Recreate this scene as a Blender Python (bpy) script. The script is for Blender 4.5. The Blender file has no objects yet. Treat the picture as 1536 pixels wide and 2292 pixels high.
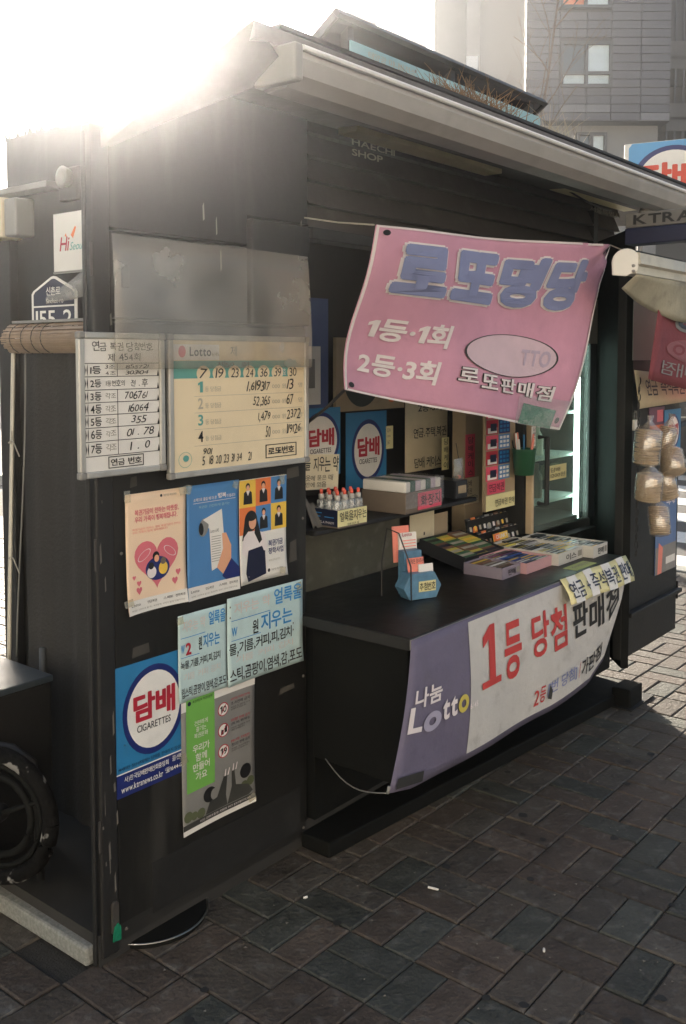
import bpy, math, random
from mathutils import Matrix, Vector
random.seed(7)
R = math.radians
sc = bpy.context.scene
C = sc.collection

# ------------------------------------------------------------------ camera, sky, sun, exposure
PITCH = R(3.317); FPX = 2150.0; CX, CY = 768.0, 800 + 2150 * math.tan(PITCH); EYE = 1.55
cam = bpy.data.objects.new('camera', bpy.data.cameras.new('camera')); C.objects.link(cam)
cam.location = (0, 0, EYE); cam.rotation_euler = (R(90) - PITCH, 0, 0)
cam.data.sensor_fit = 'HORIZONTAL'; cam.data.sensor_width = 36; cam.data.lens = 36 * FPX / 1536
cam.data.shift_y = -(1146 - CY) / 1536
cam.data.clip_start = 0.02; cam.data.clip_end = 500
sc.camera = cam

SUN_AZ, SUN_EL = R(-12.2), R(18.5)
w = bpy.data.worlds.new('World'); sc.world = w; w.use_nodes = True
nt = w.node_tree; bg = nt.nodes['Background']
sky = nt.nodes.new('ShaderNodeTexSky'); sky.sky_type = 'NISHITA'; sky.sun_disc = False
sky.sun_elevation = SUN_EL; sky.sun_rotation = SUN_AZ; sky.dust_density = 2.0
nt.links.new(sky.outputs[0], bg.inputs[0]); bg.inputs[1].default_value = 0.05
sl = bpy.data.lights.new('sun', 'SUN'); sl.energy = 5.0; sl.angle = R(0.5); sl.color = (1, 0.885, 0.73)
sun = bpy.data.objects.new('sun', sl); C.objects.link(sun)
sdir = Vector((math.sin(SUN_AZ) * math.cos(SUN_EL), math.cos(SUN_AZ) * math.cos(SUN_EL), math.sin(SUN_EL)))
sun.rotation_euler = sdir.to_track_quat('Z', 'Y').to_euler(); sun.location = sdir * 40

vs = sc.view_settings
sc.display_settings.display_device = 'sRGB'
vs.view_transform = 'Standard'; vs.look = 'None'; vs.exposure = 2.18; vs.gamma = 1; vs.use_curve_mapping = False
cy = sc.cycles
cy.use_denoising = True; cy.max_bounces = 8; cy.diffuse_bounces = 4; cy.glossy_bounces = 3
cy.transparent_max_bounces = 12; cy.volume_bounces = 0; cy.caustics_reflective = False; cy.caustics_refractive = False
cy.sample_clamp_indirect = 6

# ------------------------------------------------------------------ the surveyed frames of the place
cp, sp = math.cos(PITCH), math.sin(PITCH)
def ray(px, py):
    a = (px - CX) / FPX; b = -(py - CY) / FPX
    return Vector((a, cp + b * sp, -sp + b * cp))
def on_z(px, py, z):
    r = ray(px, py); return Vector((0, 0, EYE)) + r * ((z - EYE) / r.z)
def on_Y(px, py, Y):
    r = ray(px, py); return Vector((0, 0, EYE)) + r * (Y / r.y)
KA = R(50.824); K0 = Vector((-0.62104, 2.35976, 0)); KS = 1.162   # one plan unit of the kiosk is 1.162 m
K = Matrix.Translation(K0) @ Matrix.Rotation(KA, 4, 'Z') @ Matrix.Diagonal((KS, KS, 1, 1))          # kiosk frame: x along the front, y into the kiosk, z up
KI = K.inverted()
LA = KA - R(90); L0 = Vector((-0.80, 2.96, 0))
L = Matrix.Translation(L0) @ Matrix.Rotation(LA, 4, 'Z')          # side entrance frame
LI = L.inverted()
def plane_hit(M, MI, px, py, y):
    o = MI @ Vector((0, 0, EYE)); d = MI.to_3x3() @ ray(px, py)
    return o + d * ((y - o.y) / d.y)
def fr(px, py, y=0.0): return plane_hit(K, KI, px, py, y)          # on a plane parallel to the kiosk front
def lw(px, py, y=0.0): return plane_hit(L, LI, px, py, y)
def kz(px, py, z): return KI @ on_z(px, py, z)
def T(x, y, z): return Matrix.Translation((x, y, z))
def RZ(d): return Matrix.Rotation(R(d), 4, 'Z')
def RX(d): return Matrix.Rotation(R(d), 4, 'X')
def RY(d): return Matrix.Rotation(R(d), 4, 'Y')

# ------------------------------------------------------------------ materials
def s2l(c): return c / 12.92 if c <= 0.04045 else ((c + 0.055) / 1.055) ** 2.4
def hexc(h): return tuple(s2l(int(h[i:i + 2], 16) / 255) for i in (0, 2, 4))
MATS = {}
def mat(name, col, rough=0.6, metal=0.0, var=0.12, scale=6.0, bump=0.0, bscale=60.0, spec=0.5, stain=0.0, streak=False):
    """procedural material: base colour broken up by large and small noise, roughness variation, optional bump and stains"""
    if name in MATS: return MATS[name]
    if isinstance(col, str): col = hexc(col)
    m = bpy.data.materials.new(name); m.use_nodes = True
    n = m.node_tree; N = n.nodes; Lk = n.links.new
    b = N['Principled BSDF']
    b.inputs['Metallic'].default_value = metal; b.inputs['Specular IOR Level'].default_value = spec
    tc = N.new('ShaderNodeTexCoord'); mp = N.new('ShaderNodeMapping'); Lk(tc.outputs['Object'], mp.inputs[0])
    if streak: mp.inputs['Scale'].default_value = (1, 1, 0.12)
    nz = N.new('ShaderNodeTexNoise'); nz.inputs['Scale'].default_value = scale; nz.inputs['Detail'].default_value = 8
    nz.inputs['Roughness'].default_value = 0.65; Lk(mp.outputs[0], nz.inputs['Vector'])
    rp = N.new('ShaderNodeMapRange'); rp.inputs[1].default_value = 0.3; rp.inputs[2].default_value = 0.7
    rp.inputs[3].default_value = 1 - var; rp.inputs[4].default_value = 1 + var * 0.6
    Lk(nz.outputs[0], rp.inputs[0])
    mx = N.new('ShaderNodeMix'); mx.data_type = 'RGBA'; mx.blend_type = 'MULTIPLY'; mx.inputs[0].default_value = 1
    mx.inputs[6].default_value = (*col, 1); Lk(rp.outputs[0], mx.inputs[7])
    out = mx.outputs[2]
    if stain:
        n2 = N.new('ShaderNodeTexNoise'); n2.inputs['Scale'].default_value = scale * 2.7; n2.inputs['Detail'].default_value = 10
        Lk(mp.outputs[0], n2.inputs['Vector'])
        r2 = N.new('ShaderNodeMapRange'); r2.inputs[1].default_value = 0.55; r2.inputs[2].default_value = 0.72
        r2.inputs[3].default_value = 0; r2.inputs[4].default_value = stain; Lk(n2.outputs[0], r2.inputs[0])
        m2 = N.new('ShaderNodeMix'); m2.data_type = 'RGBA'; Lk(r2.outputs[0], m2.inputs[0]); Lk(out, m2.inputs[6])
        g = sum(col) / 3
        m2.inputs[7].default_value = (0.12, 0.11, 0.09, 1) if g > 0.12 else (g * 2.2 + .02, g * 2.1 + .02, g * 1.9 + .018, 1)
        out = m2.outputs[2]
    Lk(out, b.inputs['Base Color'])
    rr = N.new('ShaderNodeMapRange'); rr.inputs[3].default_value = max(0.05, rough - 0.12); rr.inputs[4].default_value = min(1, rough + 0.12)
    Lk(nz.outputs[0], rr.inputs[0]); Lk(rr.outputs[0], b.inputs['Roughness'])
    if bump:
        nb = N.new('ShaderNodeTexNoise'); nb.inputs['Scale'].default_value = bscale; nb.inputs['Detail'].default_value = 6
        Lk(tc.outputs['Object'], nb.inputs['Vector'])
        bp = N.new('ShaderNodeBump'); bp.inputs['Strength'].default_value = bump; bp.inputs['Distance'].default_value = 0.01
        Lk(nb.outputs[0], bp.inputs['Height']); Lk(bp.outputs[0], b.inputs['Normal'])
    MATS[name] = m
    return m
def film(name, tint, opacity, rough=0.25, gloss=0.15, sc=18, lo=0.6, hi=1.4):
    """thin clear plastic or glass sheet: mostly transparent, some milky diffuse, some gloss"""
    if name in MATS: return MATS[name]
    m = bpy.data.materials.new(name); m.use_nodes = True
    n = m.node_tree; N = n.nodes; Lk = n.links.new
    for x in list(N):
        if x.type == 'BSDF_PRINCIPLED': N.remove(x)
    o = N['Material Output']
    tr = N.new('ShaderNodeBsdfTransparent'); tr.inputs[0].default_value = (*tint, 1)
    df = N.new('ShaderNodeBsdfDiffuse'); df.inputs[0].default_value = (*[min(1, c * 0.8) for c in tint], 1)
    gl = N.new('ShaderNodeBsdfGlossy'); gl.inputs['Roughness'].default_value = rough
    tc = N.new('ShaderNodeTexCoord'); nz = N.new('ShaderNodeTexNoise'); nz.inputs['Scale'].default_value = sc; nz.inputs['Detail'].default_value = 6
    Lk(tc.outputs['Object'], nz.inputs['Vector'])
    mr = N.new('ShaderNodeMapRange'); mr.inputs[1].default_value = 0.3; mr.inputs[2].default_value = 0.7; mr.inputs[3].default_value = opacity * lo; mr.inputs[4].default_value = min(1, opacity * hi)
    Lk(nz.outputs[0], mr.inputs[0])
    bp = N.new('ShaderNodeBump'); bp.inputs['Strength'].default_value = 0.35; bp.inputs['Distance'].default_value = 0.01
    Lk(nz.outputs[0], bp.inputs['Height']); Lk(bp.outputs[0], gl.inputs['Normal'])
    a = N.new('ShaderNodeMixShader'); Lk(mr.outputs[0], a.inputs[0]); Lk(tr.outputs[0], a.inputs[1]); Lk(df.outputs[0], a.inputs[2])
    b = N.new('ShaderNodeMixShader'); b.inputs[0].default_value = gloss; Lk(a.outputs[0], b.inputs[1]); Lk(gl.outputs[0], b.inputs[2])
    Lk(b.outputs[0], o.inputs[0]); MATS[name] = m
    return m
def glow(name, col, strength):
    if name in MATS: return MATS[name]
    m = bpy.data.materials.new(name); m.use_nodes = True
    b = m.node_tree.nodes['Principled BSDF']; b.inputs['Base Color'].default_value = (*col, 1)
    b.inputs['Emission Color'].default_value = (*col, 1); b.inputs['Emission Strength'].default_value = strength
    MATS[name] = m; return m

BLACK = mat('dark steel paint', (0.014, 0.014, 0.013), 0.5, var=0.5, scale=3.5, bump=0.25, bscale=9, spec=0.3, stain=0.6, streak=True)
BLACK2 = mat('dark charcoal paint', (0.011, 0.011, 0.011), 0.6, var=0.3, scale=5, bump=0.1, stain=0.2)
SIDING = mat('weathered dark brown board', (0.045, 0.041, 0.038), 0.55, var=0.35, scale=4, bump=0.12, bscale=40, stain=0.3)
DEEP = mat('dark interior board', (0.03, 0.029, 0.027), 0.7, var=0.3)
CLOTH = mat('black skirting sheet', (0.005, 0.0055, 0.005), 0.75, var=0.4, scale=6, bump=0.2, bscale=20, spec=0.2)
CTOP = mat('worn black table vinyl', (0.008, 0.008, 0.008), 0.42, var=0.4, scale=8, bump=0.15, bscale=30, stain=0.35)
GUT = mat('grey metal gutter', 'aaa8a4', 0.5, 0.0, var=0.15, scale=3, bump=0.06, bscale=20, stain=0.25)
GUTW = mat('metal lip with painted sheen', 'f2f2f0', 0.5, 0.0, var=0.05)  # near-white diffuse stands in for light glinting along the lip
ROOF = mat('grey roof sheet', '6b6866', 0.7, var=0.3, scale=5, bump=0.3, bscale=30, stain=0.3)
ALU = mat('brushed aluminium', 'c4c3bd', 0.4, 0.5, var=0.1, scale=9, stain=0.15)
CHROME = mat('bright worn steel', 'b0b0ac', 0.3, 1.0, var=0.1)
PLASG = mat('grey plastic', '8b8a86', 0.5, var=0.1)
PAPER = mat('white paper', 'e9e7e1', 0.7, var=0.06, scale=4, stain=0.06)
PAPER2 = mat('aged cream paper', 'ddd2b4', 0.7, var=0.1, scale=5, stain=0.12)
YELP = mat('yellow cream paper', 'e6dfa8', 0.7, var=0.1, scale=6, stain=0.08)
CREAM = mat('cream board print', 'ecdcba', 0.55, var=0.08, scale=3, stain=0.06)
INK = mat('black ink', (0.012, 0.012, 0.013), 0.5, var=0.3)
INKG = mat('faded grey ink', '8d8a80', 0.6)
INKL = mat('pale grey ink', 'b8b2a0', 0.6)
BLUE = mat('sign blue', '2f7fb2', 0.4, var=0.12, scale=7, stain=0.12)
NAVY = mat('sign navy', '1e2c6e', 0.4, var=0.12)
NAVYD = mat('dark navy', '141b38', 0.45, var=0.15)
WHITE = mat('sign white', 'ecebe6', 0.45, var=0.07, scale=8, stain=0.1)
RED = mat('sign red', 'b3263a', 0.45, var=0.12)
REDB = mat('banner red', 'c2413f', 0.6, var=0.15)
PINKP = mat('pink paper', 'e0566f', 0.7, var=0.1)
SALM = mat('salmon paper', 'ee9180', 0.7, var=0.1)
PINK = mat('pink banner cloth paled by flare', 'd29bb2', 0.75, var=0.13, scale=3.5, bump=0.2, bscale=40, stain=0.08)  # pink lightened for the lens flare washing over the banner
PINKB = mat('dull red banner back', '7d3d44', 0.8, var=0.15, scale=5, bump=0.2)
BLUEG = mat('pale blue lettering', '8790b8', 0.7, var=0.15)
OFFW = mat('off white print', 'e9e1e0', 0.7, var=0.08)
BLUEF = mat('grey ghost print', 'c5b3c6', 0.7)
PURP = mat('faded purple banner', '6b667c', 0.7, var=0.15, scale=4, bump=0.2, stain=0.12)
BANW = mat('grey white banner', 'c9c8c4', 0.7, var=0.1, scale=5, bump=0.15, stain=0.25)
TEAL = mat('teal print', '63a8a0', 0.5)
CYANB = mat('pale cyan board', '9fc6cc', 0.5, var=0.1, scale=6, stain=0.1)
MINT = mat('pale aqua sheet', 'c3dcdc', 0.45, var=0.1, scale=5, stain=0.12)
SKYB = mat('bright blue print', '3f93cf', 0.5)
GHOST = mat('faded pinkish print', 'd8cfcb', 0.6)
PEACH = mat('peach poster', 'f4d9bb', 0.5, var=0.04)
HEART = mat('heart pink print', 'dd7480', 0.5, var=0.04)
POSTB = mat('poster blue', '4f87bf', 0.5, var=0.05)
SKIN = mat('printed skin tone', 'e6ab88', 0.5, var=0.04)
PYEL = mat('print yellow', 'eec64f', 0.5, var=0.04)
PORA = mat('print orange', 'ea7f45', 0.5, var=0.04)
GREENP = mat('poster green', '74b454', 0.5, var=0.05)
GREYP = mat('poster grey print', '8a8a87', 0.5, var=0.25, scale=3)
GREYD = mat('poster dark grey print', '3c3d3a', 0.5, var=0.3)
OLIVE = mat('mottled olive panel', '58574a', 0.5, var=0.35, scale=7, stain=0.4)
TAN = mat('tan board', 'a8977c', 0.65, var=0.15, scale=5, stain=0.15)
CARD = mat('grey brown carton', '75695c', 0.75, var=0.15)
GREENT = mat('green tape', '1e7a5c', 0.25, var=0.15, bump=0.5, bscale=50)
GRAN = mat('speckled granite', '8f918c', 0.6, var=0.45, scale=90, bump=0.15, bscale=120, stain=0.2)
MAT_ = mat('black rubber mat', (0.015, 0.016, 0.017), 0.8, var=0.3, bump=0.5, bscale=150)
BAMB = mat('bamboo slat', '9c8772', 0.6, var=0.3, scale=20)
WIRE = mat('dark cord', (0.02, 0.02, 0.02), 0.5)
ROPE = mat('pale cord', 'b9b4a8', 0.8, var=0.2)
IVORY = mat('ivory pvc pipe', 'cfc9b8', 0.4, var=0.1)
FIXT = mat('yellowed lamp casing', 'e0d7ac', 0.45, var=0.12, scale=5, stain=0.12)
BEIGE = mat('beige door frame', 'bba88a', 0.5, var=0.1)
CRACK = mat('rice cracker', 'dcc29a', 0.85, var=0.25, scale=14, bump=0.6, bscale=45)
FILM = film('clear snack bag film', (1, 0.98, 0.95), 0.18, 0.10, 0.2)
VINYL = film('hazy vinyl sheet', (0.92, 0.90, 0.86), 0.17, 0.30, 0.06, sc=7, lo=0.35, hi=1.7)
WRAP = film('clear wrap', (1, 1, 1), 0.12, 0.12, 0.18)
GLASS = film('cooler glass', (0.85, 0.97, 0.92), 0.10, 0.05, 0.10)

# ------------------------------------------------------------------ mesh helpers
class MB:
    def __init__(s): s.v = []; s.f = []
    def add(s, vs, fs):
        o = len(s.v); s.v += [tuple(v) for v in vs]; s.f += [tuple(i + o for i in f) for f in fs]; return s
    def box(s, x0, x1, y0, y1, z0, z1, M=None):
        vs = [Vector(p) for p in ((x0, y0, z0), (x1, y0, z0), (x1, y1, z0), (x0, y1, z0), (x0, y0, z1), (x1, y0, z1), (x1, y1, z1), (x0, y1, z1))]
        if M is not None: vs = [M @ v for v in vs]
        return s.add(vs, [(3, 2, 1, 0), (4, 5, 6, 7), (0, 1, 5, 4), (1, 2, 6, 5), (2, 3, 7, 6), (3, 0, 4, 7)])
    def prism(s, pts, y0, y1, M=None):
        """polygon in xz (counter-clockwise seen from -y) extruded in y"""
        n = len(pts); vs = [Vector((x, y0, z)) for x, z in pts] + [Vector((x, y1, z)) for x, z in pts]
        if M is not None: vs = [M @ v for v in vs]
        return s.add(vs, [tuple(range(n)), tuple(range(2 * n - 1, n - 1, -1))] + [(i, i + n, (i + 1) % n + n, (i + 1) % n) for i in range(n)])
    def tube(s, pts, r, n=8, cap=True):
        pts = [Vector(p) for p in pts]; rs = r if isinstance(r, (list, tuple)) else [r] * len(pts)
        vs, fs = [], []
        for i, p in enumerate(pts):
            d = (pts[min(i + 1, len(pts) - 1)] - pts[max(i - 1, 0)]).normalized()
            a = d.cross(Vector((0, 0, 1)) if abs(d.z) < 0.9 else Vector((1, 0, 0))).normalized(); b = d.cross(a)
            for k in range(n):
                t = 2 * math.pi * k / n; vs.append(p + a * math.cos(t) * rs[i] + b * math.sin(t) * rs[i])
        for i in range(len(pts) - 1):
            for k in range(n): fs.append((i * n + k, i * n + (k + 1) % n, (i + 1) * n + (k + 1) % n, (i + 1) * n + k))
        if cap: fs += [tuple(range(n - 1, -1, -1)), tuple(range((len(pts) - 1) * n, len(pts) * n))]
        return s.add(vs, fs)
    def lathe(s, prof, n=16, M=None):
        vs, fs = [], []
        for r, z in prof:
            for k in range(n):
                t = 2 * math.pi * k / n; vs.append(Vector((r * math.cos(t), r * math.sin(t), z)))
        if M is not None: vs = [M @ v for v in vs]
        m = len(prof)
        for i in range(m - 1):
            for k in range(n): fs.append((i * n + k, i * n + (k + 1) % n, (i + 1) * n + (k + 1) % n, (i + 1) * n + k))
        fs += [tuple(range(n - 1, -1, -1)), tuple(range((m - 1) * n, m * n))]
        return s.add(vs, fs)
    def grid(s, fn, nu, nv):
        vs = [fn(i / nu, j / nv) for j in range(nv + 1) for i in range(nu + 1)]
        return s.add(vs, [(j * (nu + 1) + i, j * (nu + 1) + i + 1, (j + 1) * (nu + 1) + i + 1, (j + 1) * (nu + 1) + i) for j in range(nv) for i in range(nu)])
    def mesh(s, name, m, smooth=False):
        me = bpy.data.meshes.new(name); me.from_pydata(s.v, [], s.f); me.materials.append(m)
        if smooth: me.polygons.foreach_set('use_smooth', [True] * len(me.polygons))
        me.update(); return me
    def build(s, name, m, parent=None, M=None, smooth=False, bevel=0, label=None):
        o = bpy.data.objects.new(name, s.mesh(name, m, smooth)); C.objects.link(o)
        if parent is not None: o.parent = parent
        if M is not None: o.matrix_basis = M
        if bevel:
            b = o.modifiers.new('bevel', 'BEVEL'); b.width = bevel; b.segments = 2; b.limit_method = 'ANGLE'
        if label: o['label'] = label
        return o
ORD = ('first', 'second', 'third', 'fourth', 'fifth', 'sixth', 'seventh', 'eighth', 'ninth', 'tenth', 'eleventh', 'twelfth', 'thirteenth', 'fourteenth')
def tag(o, label, cat, group=None):
    o['label'] = label; o['category'] = cat
    if group: o['group'] = group
    return o
def thing(name, label, cat, M, group=None):
    o = bpy.data.objects.new(name, None); o.empty_display_size = 0.05; C.objects.link(o); o.matrix_world = M
    return tag(o, label, cat, group)
def struct(o): o['kind'] = 'structure'; return o
def stuff(o): o['kind'] = 'stuff'; return o
def copy_tree(o, parent=None):
    c = o.copy(); C.objects.link(c); c.parent = parent
    for ch in list(o.children): copy_tree(ch, c)
    return c

# ------------------------------------------------------------------ lettering: glyph outlines of Blender's built-in fonts
GC = {}
ONE = [(0.14, 0), (0.34, 0), (0.34, 0.72), (0.20, 0.72), (0.0, 0.60), (0.0, 0.45), (0.14, 0.53)]
ONES = [(0.0, 0), (0.48, 0), (0.48, 0.08), (0.34, 0.08), (0.34, 0.72), (0.22, 0.72), (0.04, 0.60), (0.04, 0.48), (0.18, 0.56), (0.18, 0.08), (0.0, 0.08)]
def glyph(ch, bold):
    k = (ch, round(bold, 3))
    if k not in GC and ((ch == '1' and bold > 0.018) or ch == '¹'):
        p = ONES if ch == '¹' else ONE; GC[k] = (p, [tuple(range(len(p)))], max(x for x, _ in p))
    if k not in GC:
        cu = bpy.data.curves.new('glyph', 'FONT'); cu.body = ch; cu.resolution_u = 3; cu.offset = bold
        o = bpy.data.objects.new('glyph', cu); me = o.to_mesh()
        vs = [(v.co.x, v.co.y) for v in me.vertices]; fs = [tuple(p.vertices) for p in me.polygons]
        o.to_mesh_clear(); bpy.data.objects.remove(o); bpy.data.curves.remove(cu)
        if vs and ch not in '.,·-/:~\'':
            x0 = min(v[0] for v in vs); vs = [(v[0] - x0, v[1]) for v in vs]
        GC[k] = (vs, fs, (max(v[0] for v in vs) if vs else 0.25))
    return GC[k]
class Sheet:
    """a flat or curved sheet: fn(u, v) gives points in the object's own space, u and v from 0 to 1"""
    def __init__(s, o, fn, res=1): s.o = o; s.fn = fn; s.res = res
    def at(s, u, v, off):
        e = 0.01; p = Vector(s.fn(u, v)); du = Vector(s.fn(u + e, v)) - Vector(s.fn(u - e, v)); dv = Vector(s.fn(u, v + e)) - Vector(s.fn(u, v - e))
        n = du.cross(dv).normalized(); return p + n * off
    def text(s, body, u0, v0, u1, v1, m, bold=0.0, jit=0.0, shear=0.0, off=0.0016, name='lettering', gap=0.06, lead=1.12, flip=False, align='L'):
        if bold > 0.03 and name == 'lettering':
            heavy = bold - 0.02; bold = 0.02
        else: heavy = 0
        vs, fs, y = [], [], 0.0
        rows = body.split('\n'); lines = []
        for row in rows:
            x = 0.0; lv, lf = [], []
            for ch in row:
                if ch == ' ': x += 0.34; continue
                gv, gf, gw = glyph(ch, bold)
                a = random.uniform(-jit, jit); k = 1 + random.uniform(-jit, jit); dy = random.uniform(-jit, jit) * 0.35
                ca, sa = math.cos(a * 0.8), math.sin(a * 0.8); o = len(lv)
                for gx, gy in gv:
                    xx, yy = (gx - gw / 2) * k, (gy - 0.35) * k
                    lv.append((x + gw / 2 + xx * ca - yy * sa + (yy + 0.35) * shear, 0.35 + dy + xx * sa + yy * ca))
                lf += [tuple(i + o for i in f) for f in gf]; x += gw + gap
            lines.append((lv, lf, x))
        mw = max(l[2] for l in lines)
        for lv, lf, lwid in lines:
            o = len(vs); sh = (mw - lwid) / 2 if align == 'C' else 0
            vs += [(a + sh, b + y) for a, b in lv]; fs += [tuple(i + o for i in f) for f in lf]; y -= lead
        if not vs: return None
        ax, bx = min(v[0] for v in vs), max(v[0] for v in vs); ay, by = min(v[1] for v in vs), max(v[1] for v in vs)
        q = MB()
        pts = []
        for X, Y in vs:
            a = (X - ax) / max(1e-6, bx - ax); b = (Y - ay) / max(1e-6, by - ay)
            if flip: a = 1 - a
            pts.append(s.at(u0 + (u1 - u0) * a, v0 + (v1 - v0) * b, off))
        q.add(pts, fs)
        if heavy:                       # heavy brush: the stroke repeated around its edge, each copy a hair further out
            un, vn = heavy * (u1 - u0) / (bx - ax), heavy * (v1 - v0) / (by - ay)
            for k in range(8):
                t = k * math.pi / 4; du, dv = un * math.cos(t), vn * math.sin(t)
                q.add([s.at(u0 + (u1 - u0) * ((1 - (X - ax) / (bx - ax)) if flip else (X - ax) / (bx - ax)) + du, v0 + (v1 - v0) * (Y - ay) / (by - ay) + dv, off + 0.00012 * (k + 1)) for X, Y in vs], fs)
        return q.build(name, m, s.o)
    def poly(s, pts, m, off=0.0008, name='printed_shape'):
        q = MB(); q.add([s.at(u, v, off) for u, v in pts], [tuple(range(len(pts)))]); return q.build(name, m, s.o)
    def polys(s, plist, m, off=0.0008, name='printed_shape'):
        q = MB()
        for pts in plist: q.add([s.at(u, v, off) for u, v in pts], [tuple(range(len(pts)))])
        return q.build(name, m, s.o)
    def rect(s, u0, v0, u1, v1, m, off=0.0008, name='printed_panel', n=1):
        n = max(n, s.res); q = MB(); q.grid(lambda a, b: s.at(u0 + (u1 - u0) * a, v0 + (v1 - v0) * b, off), n, n); return q.build(name, m, s.o)
    def rects(s, lst, m, off=0.0008, name='printed_lines', n=1):
        q = MB()
        for u0, v0, u1, v1 in lst: q.grid(lambda a, b: s.at(u0 + (u1 - u0) * a, v0 + (v1 - v0) * b, off), n, 1)
        return q.build(name, m, s.o)
    def oval(s, cu, cv, ru, rv, m, off=0.0010, name='printed_disc', n=40, inner=0.0, frag=(0, 1), rot=0.0):
        q = MB(); a0, a1 = frag
        def P(t, k):
            x, y = ru * k * math.cos(t), rv * k * math.sin(t)
            return s.at(cu + x * math.cos(rot) - y * math.sin(rot), cv + x * math.sin(rot) + y * math.cos(rot), off)
        ts = [2 * math.pi * (a0 + (a1 - a0) * i / n) for i in range(n + 1)]
        if inner:
            q.add([P(t, 1) for t in ts] + [P(t, inner) for t in ts], [(i, i + 1, n + 2 + i, n + 1 + i) for i in range(n)])
        else:
            q.add([P(t, 1) for t in ts[:-1]], [tuple(range(n))])
        return q.build(name, m, s.o)
def flat(name, label, cat, M, wd, ht, m, group=None, th=0.002, rot=0.0, cut=0):
    """a flat sheet standing in the xz plane of M, its lower left corner at M's origin"""
    q = MB()
    if cut: q.prism([(cut, 0), (wd - cut, 0), (wd, cut), (wd, ht - cut), (wd - cut, ht), (cut, ht), (0, ht - cut), (0, cut)], 0, th)
    else: q.box(0, wd, 0, th, 0, ht)
    o = q.build(name, m); o.matrix_world = M @ RY(-rot)
    tag(o, label, cat, group)
    return Sheet(o, lambda u, v: (u * wd, 0, v * ht))
def ksheet(name, label, cat, tl, br, y, m, curl=0, **k):
    a, b = fr(*tl, y), fr(*br, y)
    if curl:
        wd, ht = b.x - a.x, a.z - b.z; rc = random.Random(name); ws = [rc.uniform(0.2, 1) * curl for _ in range(4)]; ph = rc.uniform(0, 6)
        def fn(u, v): return (u * wd, -ws[0] * max(0, u * (1 - v)) ** 6 - ws[1] * max(0, (1 - u) * (1 - v)) ** 6 - ws[2] * max(0, u * v) ** 8 * 0.5 - 0.0006 * (1 + math.sin(u * 9 + v * 5 + ph)), v * ht)
        sh = curved(name, label, cat, fn, m, 16, 16, M=K @ T(a.x, y, b.z), th=0.0006); sh.res = 12; return sh
    return flat(name, label, cat, K @ T(a.x, y, b.z), b.x - a.x, a.z - b.z, m, **k)
def lsheet(name, label, cat, tl, br, y, m, **k):
    a, b = lw(*tl, y), lw(*br, y)
    return flat(name, label, cat, L @ T(a.x, y, b.z), b.x - a.x, a.z - b.z, m, **k)
def curved(name, label, cat, fn, m, nu=12, nv=8, group=None, M=K, th=0.0015):
    """a cloth or paper that bends: fn(u, v) in M's space"""
    q = MB(); q.grid(fn, nu, nv); o = q.build(name, m); o.matrix_world = M; tag(o, label, cat, group)
    sd = o.modifiers.new('thickness', 'SOLIDIFY'); sd.thickness = th; sd.offset = -1
    o.data.polygons.foreach_set('use_smooth', [True] * len(o.data.polygons))
    return Sheet(o, fn)

# ================================================================== GROUND
def brick_mat(name, a):
    m = mat(name, tuple(c * 0.86 for c in a), 0.66, var=0.38, scale=9, bump=0.55, bscale=70, stain=0.5, spec=0.28)
    n = m.node_tree; N = n.nodes; Lk = n.links.new
    oi = N.new('ShaderNodeObjectInfo'); mr = N.new('ShaderNodeMapRange'); mr.inputs[3].default_value = 0.78; mr.inputs[4].default_value = 1.18
    Lk(oi.outputs['Random'], mr.inputs[0])
    b = N['Principled BSDF']; src = b.inputs['Base Color'].links[0].from_socket
    mx = N.new('ShaderNodeMix'); mx.data_type = 'RGBA'; mx.blend_type = 'MULTIPLY'; mx.inputs[0].default_value = 1
    Lk(src, mx.inputs[6]); Lk(mr.outputs[0], mx.inputs[7]); Lk(mx.outputs[2], b.inputs['Base Color'])
    # world-space dirt so copies do not repeat, plus a small offset per brick
    tc = N['Texture Coordinate'] if 'Texture Coordinate' in N else None
    geo = N.new('ShaderNodeNewGeometry')
    for l in list(n.links):
        if tc and l.from_node == tc: to = l.to_socket; n.links.remove(l); Lk(geo.outputs['Position'], to)
    return m
BRK = [brick_mat('red brown paver', (0.108, 0.086, 0.070)), brick_mat('brown paver', (0.098, 0.083, 0.068)), brick_mat('grey green paver', (0.084, 0.087, 0.075)), brick_mat('grey paver', (0.100, 0.089, 0.075))]
MORT = mat('dark joint sand', (0.038, 0.036, 0.032), 0.95, var=0.4, scale=30, bump=0.6, bscale=200)
ASPH = mat('asphalt', (0.06, 0.06, 0.062), 0.9, var=0.25, scale=12, bump=0.4, bscale=120)

q = MB(); q.box(-160, 160, -60, 200, -0.6, -0.125); struct(q.build('ground', ASPH))
pave = MB(); pave.box(-7.0, 4.7, -9, 7.0, -0.3, -0.009)
pave = struct(pave.build('pavement', MORT)); pave.matrix_world = K
BL, BW, G = 0.18, 0.09, 0.0034
def brick_mb(w_, l_):
    a, b = w_ / 2 - G / 2, l_ / 2 - G / 2; c = 0.004
    q = MB()
    lo = [(-a, -b, -0.03), (a, -b, -0.03), (a, b, -0.03), (-a, b, -0.03)]
    md = [(-a, -b, -c), (a, -b, -c), (a, b, -c), (-a, b, -c)]
    tp = [(-a + c, -b + c, 0), (a - c, -b + c, 0), (a - c, b - c, 0), (-a + c, b - c, 0)]
    fs = [(8, 9, 10, 11)]
    for i in range(4):
        j = (i + 1) % 4; fs += [(i, j, j + 4, i + 4), (i + 4, j + 4, j + 8, i + 8)]
    return q.add(lo + md + tp, fs)
BMESH = [brick_mb(BL, BW).mesh('brick', m) for m in BRK]
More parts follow.
